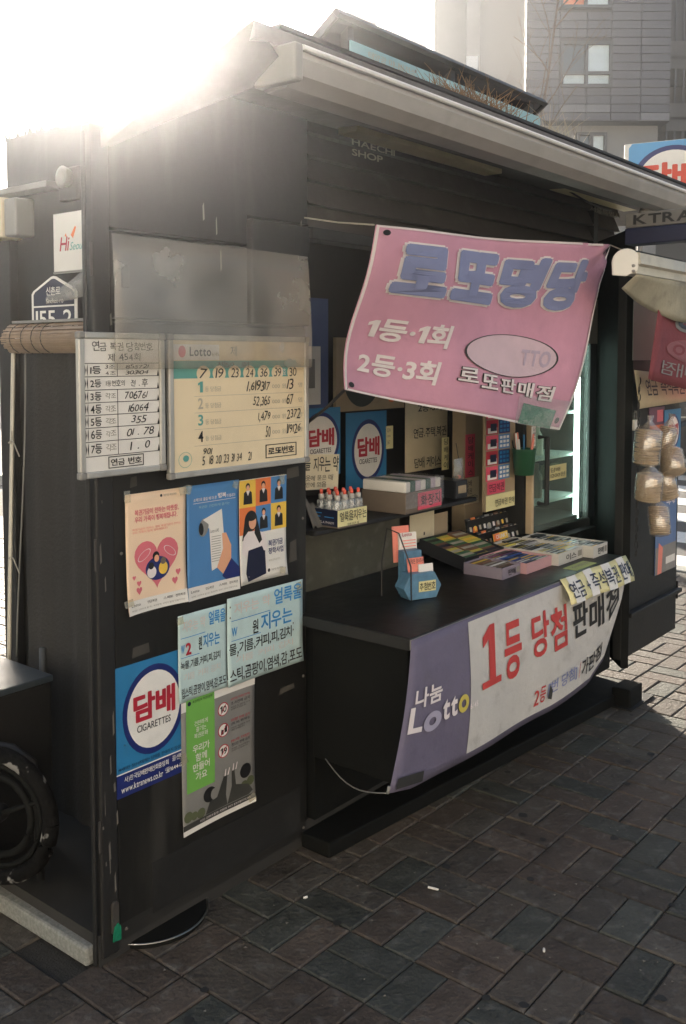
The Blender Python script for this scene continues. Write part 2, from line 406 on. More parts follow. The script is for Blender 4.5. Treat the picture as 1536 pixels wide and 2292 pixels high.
def project(wv):
    x, y, z = wv[0], wv[1], wv[2] - EYE
    d = y * cp - z * sp; u = y * sp + z * cp
    return (CX + FPX * x / d, CY - FPX * u / d) if d > 0.3 else (-9999, -9999)
bricks = []
rb = random.Random(3)
NX, NY = 40, 42
for ix in range(-18, 24):
    for iy in range(-24, 34):
        mx_, my_ = 0.457 + ix * BL, -0.52 + iy * BL
        horiz = (ix + iy) % 2 == 0
        for k in (0, 1):
            if horiz: cx, cyy, rot = mx_ + BL / 2, my_ + BW / 2 + k * BW, 0
            else: cx, cyy, rot = mx_ + BW / 2 + k * BW, my_ + BL / 2, 90
            if 0.0 < cx < 2.45 and 0.05 < cyy < 1.25: continue
            if cx > 4.6 or cx < -6.9: continue
            wv = K @ Vector((cx, cyy, 0)); px, py = project(wv)
            if py < 1150 or px < -1300 or px > 2900 or py > 3600: continue
            hid = (cx > -0.02 and cx < 0.68 and cyy > -0.02) or (cx > 0.6 and cx < 2.2 and cyy > -0.12)
            vis = -40 < px < 1576 and py < 2330 and not hid and not (px < 60 and py < 2040)
            bricks.append((0 if vis else 1, -py, cx, cyy, rot, rb.choices((0, 1, 2, 3), (5, 5, 3, 3))[0]))
bricks.sort()
more = [MB() for _ in BRK]
for i, (h, d, cx, cyy, rot, c) in enumerate(bricks):
    Mb = T(cx, cyy, rb.uniform(-0.003, 0.0)) @ RZ(rot + rb.uniform(-0.9, 0.9)) @ RX(rb.uniform(-0.5, 0.5)) @ RY(rb.uniform(-0.4, 0.4)) @ T(rb.uniform(-.0008, .0008), rb.uniform(-.0008, .0008), 0)
    if i < 300:
        o = bpy.data.objects.new('brick', BMESH[c]); C.objects.link(o); o.parent = pave; o.matrix_basis = Mb
    else:
        bm = brick_mb(BL, BW); more[c].add([Mb @ Vector(v) for v in bm.v], bm.f)
me = bpy.data.meshes.new('bricks'); V_, F_, I_ = [], [], []
for c, b_ in enumerate(more):
    o_ = len(V_); V_ += b_.v; F_ += [tuple(i + o_ for i in f) for f in b_.f]; I_ += [c] * len(b_.f)
me.from_pydata(V_, [], F_)
for m in BRK: me.materials.append(m)
me.polygons.foreach_set('material_index', I_)
o = bpy.data.objects.new('bricks', me); C.objects.link(o); o.parent = pave; stuff(o)

# road and crosswalk beyond the paving on the right
road = MB(); road.box(4.86, 22, -9, 26, -0.3, -0.12); road = struct(road.build('road', ASPH)); road.matrix_world = K
kerb = MB()
for i in range(-9, 16): kerb.box(4.705, 4.855, i + 0.004, i + 0.996, -0.3, 0.004)
kerb = struct(kerb.build('kerb', GRAN, bevel=0.01)); kerb.matrix_world = K
PAINT = mat('worn white road paint', (0.75, 0.75, 0.72), 0.7, var=0.15, scale=8, stain=0.3)
for i in range(9):
    q = MB(); q.box(5.2 + i * 0.95, 5.2 + i * 0.95 + 0.45, -3.0, 6.0, -0.118, -0.116); q.build('crosswalk_stripe', PAINT, road)

# ================================================================== KIOSK
XR = 2.50                                      # right end of the body
kio = thing('kiosk', 'dark metal street kiosk selling lottery tickets and cigarettes', 'kiosk', K)
def kp(name, m, q, **k): return q.build(name, m, kio, **k)
# body shell: back, right side, floor, roof deck
kp('back_wall', BLACK, MB().box(0.90, XR, 1.20, 1.24, 0.0, 2.36))
kp('side_wall', BLACK, MB().box(XR - 0.04, XR, 0.0, 1.2, 0.0, 2.36))
kp('floor', DEEP, MB().box(0.0, XR - 0.04, 0.0, 1.2, -0.02, 0.08))
pl_ = [(0.665, -0.10), (2.36, -0.235), (2.40, 0.0), (0.665, 0.0)]
kp('plinth', CLOTH, MB().add([(x, y, 0) for x, y in pl_] + [(x, y, 0.05) for x, y in pl_], [(3, 2, 1, 0), (4, 5, 6, 7), (0, 1, 5, 4), (1, 2, 6, 5), (2, 3, 7, 6), (3, 0, 4, 7)]), bevel=0.006)
# front siding above the opening: overlapping boards, each a part
x0s = 0.70
for i in range(6):
    z0 = 1.955 + i * 0.072
    q = MB(); q.add([(x0s, 0.0, z0), (2.72, 0.0, z0), (2.72, 0.03, z0 + 0.076), (x0s, 0.03, z0 + 0.076), (x0s, 0.05, z0), (2.72, 0.05, z0), (2.72, 0.05, z0 + 0.076), (x0s, 0.05, z0 + 0.076)],
                    [(0, 1, 2, 3), (5, 4, 7, 6), (1, 5, 6, 2), (4, 0, 3, 7), (4, 5, 1, 0), (3, 2, 6, 7)])
    kp('plank', SIDING, q)
kp('header_rail', BLACK2, MB().box(0.70, 2.72, -0.012, 0.05, 1.915, 1.953), bevel=0.004)
# left door leaf: stile, framed sheet panels with recessed seams
kp('corner_post', BLACK2, MB().box(-0.007, -0.001, 0.002, 0.014, 0.0, 2.10), bevel=0.004)
kp('door_stile', BLACK2, MB().box(0.006, 0.052, -0.006, 0.03, 0.015, 2.12), bevel=0.005)
kp('door_panel', BLACK, MB().box(0.055, 0.69, 0.0, 0.036, 0.03, 1.640), bevel=0.004)
kp('door_panel', BLACK, MB().box(0.055, 0.474, 0.002, 0.036, 1.648, 1.866), bevel=0.004)
kp('door_panel', BLACK, MB().box(0.480, 0.698, -0.008, 0.036, 1.648, 1.95), bevel=0.004)
kp('door_panel', BLACK, MB().prism([(0.055, 1.873), (0.474, 1.873), (0.474, 1.956), (0.70, 1.958), (0.70, 2.36), (0.33, 2.36), (0.055, 2.115)], 0.002, 0.036), bevel=0.003)  # left corner sloped to follow the edge of the sun glare
kp('door_core', DEEP, MB().box(0.05, 0.69, 0.036, 0.05, 0.03, 2.1))
for z in (0.30, 1.02, 1.75): kp('hinge', SIDING, MB().tube([(0.0025, -0.006, z), (0.0025, -0.006, z + 0.08)], 0.003, 8))
kp('kick_flap', BLACK2, MB().box(0.15, 0.66, -0.0018, 0.0, 0.06, 0.20), bevel=0.004)
kp('latch_plate', SIDING, MB().prism([(0.028, 0.075), (0.046, 0.075), (0.046, 0.15), (0.041, 0.158), (0.033, 0.158), (0.028, 0.15)], -0.014, -0.006), bevel=0.002)
kp('tape', GREENT, MB().prism([(0.026, 0.058), (0.047, 0.055), (0.048, 0.088), (0.040, 0.102), (0.030, 0.092)], -0.018, -0.0145))
a = fr(270, 590); kp('handle_plate', SIDING, MB().box(a.x, a.x + 0.02, -0.006, 0.001, a.z - 0.06, a.z), bevel=0.003)
# roof: eave, deck, gutter; left end shaped to the edge of the sun glare
kp('roof', ROOF, MB().add([(0.091, -0.40, 2.252), (3.3, -0.40, 2.252), (3.3, 1.35, 2.37), (1.0, 1.35, 2.37), (0.091, -0.40, 2.288), (3.3, -0.40, 2.288), (3.3, 1.35, 2.41), (1.0, 1.35, 2.41)],
   [(3, 2, 1, 0), (4, 5, 6, 7), (0, 1, 5, 4), (1, 2, 6, 5), (2, 3, 7, 6), (3, 0, 4, 7)]))
cheek = MB(); cheek.add([(0.03, 0.0, 2.06), (0.03, 0.0, 2.10), (0.091, -0.40, 2.288), (0.19, -0.40, 2.20), (0.36, 0.0, 2.36), (0.05, 0.03, 2.06), (0.05, 0.03, 2.10), (0.112, -0.37, 2.30), (0.21, -0.37, 2.22), (0.37, 0.03, 2.36)],
   [(0, 3, 2, 1), (0, 4, 3), (5, 6, 7, 8), (5, 8, 9), (0, 1, 6, 5), (1, 2, 7, 6), (2, 3, 8, 7), (3, 4, 9, 8), (4, 0, 5, 9)])
kp('glare_edge_cheek', SIDING, cheek)
gx0, gx1 = 0.215, 3.3
prof = [(-0.405, 2.250), (-0.43, 2.246), (-0.436, 2.225), (-0.425, 2.19), (-0.395, 2.168), (-0.34, 2.165), (-0.325, 2.18), (-0.32, 2.246)]
vs_ = [(gx0 - 0.03 + 0.0 * k, y, z) for k, (y, z) in enumerate(prof)] + [(gx1, y, z) for y, z in prof]
n_ = len(prof)
kp('gutter', GUT, MB().add(vs_, [(i, i + 1, n_ + i + 1, n_ + i) for i in range(n_ - 1)] + [tuple(range(n_ - 1, -1, -1))]), smooth=False)
kp('gutter_end_cap', PLASG, MB().box(0.158, 0.184, -0.442, -0.33, 2.17, 2.255), bevel=0.006)
kp('gutter_lip', GUTW, MB().tube([(gx0 - 0.03, -0.438, 2.247), (gx1, -0.438, 2.247)], 0.007, 8))
kp('soffit', DEEP, MB().box(0.26, 3.3, -0.31, 0.0, 2.345, 2.355))
# interior: back wall, left jamb, ceiling, post
kp('interior_wall', DEEP, MB().box(0.70, 2.46, 0.47, 0.50, 0.08, 2.3))
kp('jamb', DEEP, MB().box(0.70, 0.72, 0.05, 0.47, 0.76, 1.95))
kp('jamb', CLOTH, MB().add([(2.50, 0.0, 0.18), (2.21, -0.25, 0.18), (2.23, -0.27, 0.18), (2.54, 0.0, 0.18), (2.50, 0.0, 2.1), (2.21, -0.25, 2.1), (2.23, -0.27, 2.1), (2.54, 0.0, 2.1)],
   [(3, 2, 1, 0), (4, 5, 6, 7), (0, 1, 5, 4), (1, 2, 6, 5), (2, 3, 7, 6), (3, 0, 4, 7)]))
kp('lower_wall', CLOTH, MB().box(0.70, 2.5, -0.02, 0.02, 0.08, 0.74))
a, b = fr(1043, 930, 0.20), fr(1086, 1130, 0.20)
kp('post', TAN, MB().box(a.x, b.x, 0.20, 0.26, 0.76, 1.9), bevel=0.003)
# lettering on the siding
sid = Sheet(kio, lambda u, v: (u, -0.001, v))
a, b = fr(785, 300, 0), fr(872, 362, 0)
sid.text('HAECHI\nSHOP', a.x, b.z - 0.012, b.x + 0.02, a.z - 0.012, INKL, bold=0.015, off=0.004)
a, b = fr(1318, 460, 0), fr(1385, 490, 0)
sid.text('서울특별시', a.x, b.z, b.x, a.z, INKG, bold=0.0, off=0.004)
# fold-out counter
CT = 0.750
ctr = MB(); ctr.box(0.662, 1.945, -0.362, 0.15, CT - 0.035, CT)
ctr = kp('counter', CTOP, ctr, bevel=0.005)
MB().box(0.69, 1.915, -0.335, -0.02, 0.29, CT - 0.036).build('counter_body', CLOTH, ctr, bevel=0.005)
MB().box(0.660, 1.947, -0.3645, -0.3625, CT - 0.032, CT - 0.003).build('edge_trim', PLASG, ctr)
MB().box(0.6595, 0.6615, -0.36, 0.0, CT - 0.034, CT - 0.004).build('edge_trim', BLACK2, ctr)
kp('upstand', OLIVE, MB().box(0.722, 1.32, 0.145, 0.155, CT + 0.001, 0.98))
kp('shelf', BLACK2, MB().prism([(0.722, 0.984), (1.56, 0.984), (1.56, 1.0), (0.722, 1.0)], -0.005, 0.46), bevel=0.004)
# right wing leaf
kp('door_panel', BLACK2, MB().box(2.209, 2.78, -0.25, -0.215, 0.212, 2.02), bevel=0.004)
a = fr(1400, 1390, -0.25); kp('ledge', BLACK2, MB().box(a.x, 2.782, -0.275, -0.2505, 0.40, 0.42), bevel=0.003)
kp('lock', BLACK2, MB().box(2.782, 2.792, -0.255, -0.22, 0.36, 0.45), bevel=0.003)
# foot at the right end of the base
kp('foot', CLOTH, MB().box(2.22, 2.34, -0.285, -0.21, 0.0, 0.085), bevel=0.006)
kp('foot_plate', BLACK2, MB().box(2.20, 2.42, -0.30, -0.20, 0.0, 0.006))

# ================================================================== SIDE ENTRANCE (left of the door leaf)
a, b = lw(14, 312, 0), lw(260, 312, 0)
lx0, lx1 = a.x, 0.25
side = thing('side_wall', 'dark recessed side wall with the house number plate and hanging curtain', 'wall', L)
MB().box(lx0, lx1, 0.0, 0.04, 0.0, a.z).build('wall_board', BLACK, side)
cu = MB(); ca, cb = lw(62, 770), lw(225, 770)
def curt(u, v): return (ca.x + (cb.x - ca.x) * u, -0.018 - 0.005 * math.sin(u * 9) - 0.002 * math.sin(u * 27 + 1), 0.05 + v * (ca.z - 0.05))
cu.grid(curt, 60, 4)
CURT = mat('dark grey curtain cloth', (0.03, 0.029, 0.027), 0.85, var=0.3, scale=3, bump=0.3, bscale=90)
cu.build('curtain', CURT, side, smooth=True)
MB().box(lx0 - 0.02, lx0 + 0.055, -0.03, 0.0, 0.0, a.z - 0.22).build('edge_post', BLACK2, side, bevel=0.004)
e0, e1 = lw(0, 432, -0.03), lw(122, 414, -0.03)
MB().box(lx0 - 0.3, e1.x, -0.06, -0.001, e1.z - 0.008, e1.z + 0.012).build('rail', PLASG, side, bevel=0.003)
# torn edge scraps along the top of the side wall
q = MB(); rr = random.Random(5)
for i in range(26):
    x = lx0 + (lx1 - lx0) * rr.random() * 0.9; h = rr.uniform(0.008, 0.035)
    q.add([(x, -0.004, a.z - 0.01), (x + rr.uniform(0.01, 0.05), -0.004, a.z - 0.01), (x + rr.uniform(-0.02, 0.04), -0.01, a.z + h)], [(0, 1, 2)])
q.build('torn_edge', BLACK2, side)
# lamp or horn on the side wall
c = lw(170, 410, 0)
cam_ = thing('wall_speaker', 'round dusty speaker high on the dark side wall', 'speaker', L @ T(c.x, 0, c.z))
MB().box(-0.05, 0.05, -0.03, -0.001, -0.055, 0.045).build('casing', SIDING, cam_, bevel=0.006)
MB().lathe([(0.028, 0), (0.034, 0.02), (0.02, 0.022), (0.012, 0.01)], 20, T(0, -0.03, 0.012) @ RX(90)).build('cone', PLASG, cam_, smooth=True)
# white meter box
a, b = lw(-30, 452, -0.05), lw(48, 530, -0.05)
mb = thing('meter_box', 'pale plastic meter box on the wall at the left edge', 'meter box', L @ T(a.x, -0.05, b.z))
MB().box(0, (b.x - a.x) * 0.66, -0.03, 0.05, 0, a.z - b.z).build('casing', PAPER2, mb, bevel=0.006)
MB().box((b.x - a.x) * 0.665, b.x - a.x, -0.02, 0.05, 0.004, a.z - b.z - 0.006).build('cover', PLASG, mb, bevel=0.006)
s_ = Sheet(mb, lambda u, v: (u * (b.x - a.x), -0.03, v * (a.z - b.z)))
s_.rect(0.42, 0.55, 0.55, 0.60, INKG, off=0.001, name='mark'); s_.rect(0.38, 0.30, 0.58, 0.33, INKG, off=0.001, name='mark')
# Hi Seoul poster
s = lsheet('city_poster', 'white poster reading Hi Seoul above the house number plate', 'poster', (119, 480), (193, 607), -0.03, PAPER)
s.text('Hi', 0.20, 0.37, 0.52, 0.60, RED, bold=0.01, shear=0.2); s.text('Seoul', 0.52, 0.37, 0.96, 0.50, TEAL, shear=0.35)
s.polys([[(0.55, 0.62), (0.62, 0.56), (0.72, 0.74), (0.68, 0.76)], [(0.36, 0.62), (0.44, 0.58), (0.40, 0.66)]], PORA, name='stroke')
s.rect(0, 0, 1, 0.035, PLASG, off=0.003, name='bottom_rail')
# house number plate
a, b = lw(70, 622, -0.025), lw(173, 735, -0.025); W_, H_ = b.x - a.x, a.z - b.z
hp = MB(); shp = [(0.02, 0), (0.98, 0), (1, 0.02), (1, 0.68), (0.96, 0.74), (0.55, 0.99), (0.5, 1.0), (0.45, 0.99), (0.04, 0.74), (0, 0.68), (0, 0.02)]
hp.prism([(u * W_, v * H_) for u, v in shp], 0, 0.003)
hp = hp.build('house_number_plate', WHITE); hp.matrix_world = L @ T(a.x, -0.025, b.z)
tag(hp, 'navy house number plate reading 155-2 with a gabled white border', 'number plate')
s = Sheet(hp, lambda u, v: (u * W_, 0, v * H_))
s.poly([(0.5 + (u - 0.5) * 0.9, 0.49 + (v - 0.49) * 0.9) for u, v in shp], NAVYD, name='plate_face')
s.rect(0.05, 0.42, 0.95, 0.45, WHITE, off=0.0014, name='divider')
s.text('신촌로', 0.34, 0.64, 0.66, 0.80, WHITE, bold=0.01); s.text('Sinchon-ro', 0.34, 0.49, 0.72, 0.58, WHITE)
s.text('155-2', 0.10, 0.05, 0.90, 0.36, WHITE, bold=0.012)
fl = MB(); c0, c1 = lw(112, 660, -0.04), lw(200, 640, -0.04)
def flap(u, v): return (c0.x + (c1.x - c0.x) * u, -0.04 - 0.015 * (1 - u) - 0.004 * math.sin(u * 9), c0.z - 0.03 + 0.085 * v * (0.25 + 0.75 * u) + 0.02 * u)
fl = curved('plastic_flap', 'grey plastic flap hanging over part of the house number plate', 'plastic flap', flap, VINYL, 8, 3, M=L)
# rolled bamboo blind
a, b = lw(32, 758, -0.09), lw(205, 752, -0.09)
rx0, rx1, rz_ = a.x, b.x, (a.z + b.z) / 2 - 0.002
bl = thing('bamboo_blind', 'rolled up bamboo slat blind hanging beside the whiteboard', 'blind', L @ T(rx0, -0.09, rz_))
q = MB(); rr = random.Random(9)
for k in range(46):
    t = 2 * math.pi * k / 46; rad = 0.042 + rr.uniform(-0.003, 0.003); x0 = rr.uniform(-0.008, 0.004)
    q.box(x0, rx1 - rx0 + rr.uniform(0, 0.01), -0.0022, 0.0022, rad - 0.001, rad + 0.001, RX(math.degrees(t)))
for k in range(22):
    t = 2 * math.pi * k / 22; rad = 0.030
    q.box(0.002, rx1 - rx0, -0.003, 0.003, rad - 0.001, rad + 0.001, RX(math.degrees(t)))
stuff(q.build('slats', BAMB, bl))
for x in (0.045, 0.105, 0.16, 0.21):
    q = MB(); q.tube([(x, math.cos(t * math.pi / 8) * 0.0455, math.sin(t * math.pi / 8) * 0.0455) for t in range(17)], 0.0014, 5); q.build('string', WIRE, bl)
MB().box(0.02, rx1 - rx0, -0.02, 0.05, 0.047, 0.055).build('top_board', PLASG, bl)
# ivory pipe with twine
P0, P1 = lw(20, 1490, -0.09), lw(30, 790, -0.09)
pp = thing('plastic_pipe', 'thin ivory plastic pipe standing beside the curtain', 'pipe', L)
MB().tube([(P0.x, -0.09, P0.z - 0.3), (P0.x, -0.09, P0.z), (P1.x, -0.09, P1.z), (P1.x + 0.01, -0.09, P1.z + 0.035), (P1.x + 0.04, -0.09, P1.z + 0.055)], 0.007, 10).build('pipe', IVORY, pp, smooth=True)
for py in (985, 1245):
    c = lw(27, py, -0.10)
    q = MB(); q.tube([(c.x - 0.02, -0.10, c.z - 0.01), (c.x, -0.102, c.z), (c.x + 0.015, -0.105, c.z - 0.005), (c.x + 0.04, -0.10, c.z - 0.05)], 0.0022, 5)
    q.tube([(c.x + 0.006, -0.104, c.z + 0.03), (c.x, -0.102, c.z), (c.x - 0.012, -0.10, c.z - 0.012)], 0.0022, 5); q.build('twine', ROPE, pp)
c = lw(95, 1450, -0.03); q = MB(); q.tube([(c.x, -0.03, c.z - 0.25), (c.x, -0.03, c.z)], 0.011, 10)
tag(q.build('stub_pipe', mat('dull grey pipe', '4d4f50', 0.5), M=L, smooth=True), 'short grey pipe end standing behind the dark box', 'pipe')
c0, c1 = lw(57, 775, -0.05), lw(40, 1470, -0.05)
q = MB(); q.tube([(c0.x + (c1.x - c0.x) * t + 0.008 * math.sin(t * 5), -0.05, c0.z + (c1.z - c0.z) * t) for t in [i / 12 for i in range(13)]], 0.003, 6); tag(q.build('hanging_cord', PLASG, M=L, smooth=True), 'thin grey pull cord hanging beside the ivory pipe', 'cord')
c0, c1 = fr(1385, 470, -0.06), fr(1250, 398, -0.06)
q = MB(); q.tube([(c1.x + (c0.x - c1.x) * t, -0.03 - 0.02 * math.sin(math.pi * t), c1.z + (c0.z - c1.z) * t - 0.03 * math.sin(math.pi * t)) for t in [i / 10 for i in range(11)]], 0.004, 6); tag(q.build('lamp_cable', WIRE, M=K, smooth=True), 'black cable sagging below the right lamp under the eave', 'cable')
# granite threshold and mat
gA, gB = on_z(0, 2045, 0), on_z(205, 2175, 0); gd = (gB - gA).normalized()
GM = Matrix.Translation(gB) @ Matrix.Rotation(math.atan2(gd.y, gd.x), 4, 'Z')
q = MB(); q.box(-1.3, -0.02, 0.0, 0.135, 0.0, 0.05)
gr = q.build('granite_threshold', GRAN, M=GM, bevel=0.008); tag(gr, 'speckled grey granite threshold slab at the side entrance', 'threshold')
q = MB(); q.box(-1.3, -0.06, 0.137, 0.50, 0.0, 0.03)
mt = q.build('rubber_mat', MAT_, M=GM, bevel=0.006); tag(mt, 'black rubber mat on the floor behind the granite threshold', 'mat')
# dark box with pale top
c = on_z(115, 1511, 0.60); cl = LI @ c
bx = thing('storage_box', 'dark metal box with a pale lid at the left edge', 'box', Matrix.Translation((c.x, c.y, 0.035)) @ Matrix.Rotation(KA, 4, 'Z'))
MB().box(-0.5, 0.0, 0.0, 0.30, 0.0, 0.545).build('body', BLACK2, bx, bevel=0.006)
MB().box(-0.505, 0.004, -0.005, 0.305, 0.546, 0.566).build('lid', mat('blue grey lid', '3a434a', 0.4, var=0.2, scale=8, stain=0.2), bx, bevel=0.004)
# worn cart tyre with frame
c = on_Y(-8, 1790, 2.52); cl = LI @ c
ty = thing('cart_wheel', 'worn black hand cart wheel with scuffed pale patches leaning on the box', 'wheel', L @ T(cl.x, cl.y, 0.13) @ RZ(22))
WORN = mat('scuffed tyre rubber', (0.006, 0.006, 0.006), 0.85, var=0.4, scale=14, bump=0.5, bscale=60, spec=0.12)
nN = WORN.node_tree.nodes; bb_ = nN['Principled BSDF']; srcs = bb_.inputs['Base Color'].links[0].from_socket
vz = nN.new('ShaderNodeTexNoise'); vz.inputs['Scale'].default_value = 17; vz.inputs['Detail'].default_value = 3
mr_ = nN.new('ShaderNodeMapRange'); mr_.inputs[1].default_value = 0.60; mr_.inputs[2].default_value = 0.64
mm_ = nN.new('ShaderNodeMix'); mm_.data_type = 'RGBA'; mm_.inputs[7].default_value = (0.22, 0.22, 0.21, 1)
tc_ = nN.new('ShaderNodeTexCoord'); lk_ = WORN.node_tree.links.new
lk_(tc_.outputs['Object'], vz.inputs['Vector']); lk_(vz.outputs[0], mr_.inputs[0]); lk_(mr_.outputs[0], mm_.inputs[0]); lk_(srcs, mm_.inputs[6]); lk_(mm_.outputs[2], bb_.inputs['Base Color'])
rt = 0.19
def ring(r, rad, n=40, z=0.0): return [(math.cos(2 * math.pi * i / n) * r, 0, rt + math.sin(2 * math.pi * i / n) * r) for i in range(n + 1)]
MB().tube(ring(rt - 0.022, 0), 0.022, 12, cap=False).build('tyre', WORN, ty, smooth=True)
q = MB(); q.tube(ring(rt - 0.052, 0), 0.008, 8, cap=False)
q.tube(ring(rt - 0.082, 0), 0.010, 8, cap=False)
for k in range(3):
    t = k * 2 * math.pi / 3 + 0.4; q.tube([(0, 0, rt), (math.cos(t) * (rt - 0.052), 0, rt + math.sin(t) * (rt - 0.052))], 0.008, 6)
q.build('rim', CLOTH, ty, smooth=True)
MB().lathe([(0.02, -0.03), (0.024, -0.02), (0.024, 0.02), (0.02, 0.03)], 16, T(0, 0, rt) @ RX(90)).build('hub', BLACK2, ty, smooth=True)
q = MB(); q.tube([(0.10, 0.05, 0.0), (0.085, 0.045, 0.33), (0.02, 0.045, 0.36), (-0.2, 0.045, 0.36)], 0.011, 8); q.build('fork', BLACK2, ty, smooth=True)

# ================================================================== BACKGROUND BUILDINGS
TILE = mat('grey cladding', '5b595e', 0.6, var=0.1, scale=3)
TILE2 = mat('light grey cladding', '7e7c7d', 0.6, var=0.1, scale=3)
JOINT = mat('dark joint', (0.06, 0.06, 0.062), 0.8)
CONC = mat('concrete', '73716d', 0.8, var=0.2, scale=0.8, bump=0.2, bscale=8, stain=0.15)
BEIGEW = mat('beige render', 'c3b69c', 0.8, var=0.08, scale=0.7)
PANE = mat('pale blinds behind glass', 'dfe9e6', 0.3, var=0.1, scale=2)
PANED = mat('dark window glass', '5b6264', 0.1, var=0.2, scale=2)
ORAN = mat('orange curtain', 'ef8a5a', 0.5)
BD = 17.0
def bpx(px, py, Y=BD): return on_Y(px, py, Y)
a, b = bpx(1181, -260), bpx(1500, 270)
bM = T(a.x, BD, b.z); W_, H_ = b.x - a.x, a.z - b.z
bl1 = thing('grey_apartment_block', 'grey tile clad apartment block behind the kiosk roof', 'building', bM)
MB().box(0.02, W_ - 0.0, 0.06, 9, 0.0, H_).build('wall', JOINT, bl1)
wins = []
for (x0, y0, x1, y1) in ((1255, 93, 1370, 195), (1255, -80, 1369, 18)):
    A, B = bpx(x0, y0), bpx(x1, y1); wins.append((A.x - a.x, B.z - b.z, B.x - a.x, A.z - b.z))
th = 0.143; nrow = int(H_ / th) + 1; rr = random.Random(11)
xs = [0.0, W_ * 0.235, W_ * 0.42, W_ * 0.59, W_ * 0.795, W_]
tile_pieces = []
for r_ in range(nrow):
    for c_ in range(5):
        X0, X1, Z0, Z1 = xs[c_] + 0.008, xs[c_ + 1] - 0.008, r_ * th + 0.008, min(H_, (r_ + 1) * th - 0.008)
        segs = [(X0, X1)]
        for (wx0, wz0, wx1, wz1) in wins:
            if Z1 > wz0 + 0.02 and Z0 < wz1 - 0.02:
                ns = []
                for (p, q_) in segs:
                    if q_ <= wx0 or p >= wx1: ns.append((p, q_))
                    else:
                        if p < wx0: ns.append((p, wx0))
                        if q_ > wx1: ns.append((wx1, q_))
                segs = ns
        for (p, q_) in segs:
            if q_ - p > 0.03:
                m = TILE2 if (r_ in (0, 1) and c_ in (1, 2) and r_ == 1) or (r_ == 0 and c_ == 4) else TILE
                MB().box(p, q_, rr.uniform(0, 0.006), 0.058, Z0, Z1).build('cladding_tile', m, bl1)
FRAME = mat('dark window frame', '4a4a4c', 0.5, var=0.1)
def window(parent, x0, z0, x1, z1, y, mull, panes):
    f = MB(); t = 0.05
    f.box(x0, x1, y - 0.02, y + 0.10, z0, z0 + t); f.box(x0, x1, y - 0.02, y + 0.10, z1 - t, z1)
    f.box(x0, x0 + t, y - 0.019, y + 0.10, z0 + t, z1 - t); f.box(x1 - t, x1, y - 0.019, y + 0.10, z0 + t, z1 - t)
    xm, zm = (x0 + x1) / 2, z0 + (z1 - z0) * mull
    f.box(xm - t / 2, xm + t / 2, y - 0.018, y + 0.10, z0 + t, z1 - t)
    if mull: f.box(x0 + t, x1 - t, y - 0.017, y + 0.10, zm - t / 2, zm + t / 2)
    f = f.build('window', FRAME, parent)
    k = 0
    for (p, q_) in ((x0 + t, xm - t / 2), (xm + t / 2, x1 - t)):
        for (r0, r1) in (((z0 + t, zm - t / 2), (zm + t / 2, z1 - t)) if mull else ((z0 + t, z1 - t),)):
            MB().box(p, q_, y + 0.05, y + 0.06, r0, r1).build('pane', panes[k % len(panes)], f); k += 1
window(bl1, *wins[0], -0.02, 0.31, (PANE, PANED, PANE, PANE)); window(bl1, *wins[1], -0.02, 0.0, (ORAN, PANE))
a2, b2 = bpx(1200, 270.5), bpx(1485, 420)
lo = MB(); lo.box(a2.x - a.x, b2.x - a.x, 0.35, 8, -9, -0.002); lo.build('lower_wall', mat('pale grey render', '8d8a85', 0.8, var=0.12, scale=2), bl1)
A, B = bpx(1290, 297, BD + .3), bpx(1357, 380, BD + .3); window(bl1, A.x - a.x, B.z - b.z, B.x - a.x, A.z - b.z, 0.27, 0.0, (PANED, PANE))
# balconies on the right
a, b = bpx(1501, -200, BD + 1), bpx(1760, 420, BD + 1)
bl2 = thing('balcony_block', 'dark block with recessed railed balconies at the right edge', 'building', T(a.x, BD + 1, b.z))
W2, H2 = b.x - a.x, a.z - b.z
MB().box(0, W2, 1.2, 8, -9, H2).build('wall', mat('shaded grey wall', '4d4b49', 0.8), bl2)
for py in (60, 200, 335):
    z = bpx(1500, py, BD + 1).z - b.z
    MB().box(0, W2, 0, 1.2, z - 0.75, z - 0.25).build('balcony_slab', mat('grey balcony', '63605d', 0.8), bl2)
    q = MB()
    for k in range(24): q.box(k * 0.15, k * 0.15 + 0.03, 0.02, 0.05, z - 0.25, z + 0.55)
    q.box(0, W2, 0.0, 0.06, z + 0.55, z + 0.6); q.build('railing', FRAME, bl2)
# concrete pier and facade whose sunlit parts are white shapes
a, b = bpx(975, -300, 15.3), bpx(1043, 420, 15.3)
pr = thing('concrete_pier', 'broad bare concrete pier rising behind the solar panel', 'pier', T(a.x, 15.3, -0.1))
MB().box(0, b.x - a.x, 0, 1.6, 0, a.z).build('shaft', CONC, pr, bevel=0.04)
MB().box(-0.02, b.x - a.x + 0.02, -0.02, 1.62, 0, 0.3).build('base', CONC, pr, bevel=0.02)
a, b = bpx(1043, -300, 22.5), bpx(1181, 420, 22.5)
fb = thing('lit_patch_facade', 'facade with sunlit parts as slanting white shapes between pier and grey block', 'building', T(a.x, 22.5, -0.1))
Wf = b.x - a.x
MB().box(0, Wf, 0.3, 6, 0, a.z).build('wall', mat('mid grey facade', '6f6c69', 0.7, var=0.2, scale=1), fb)
BRW = mat('white for lit facade and window frame', 'f0efec', 0.4, var=0.03)
def fpt(px, py): p = bpx(px, py, 22.5); return (p.x - a.x, p.z + 0.1)
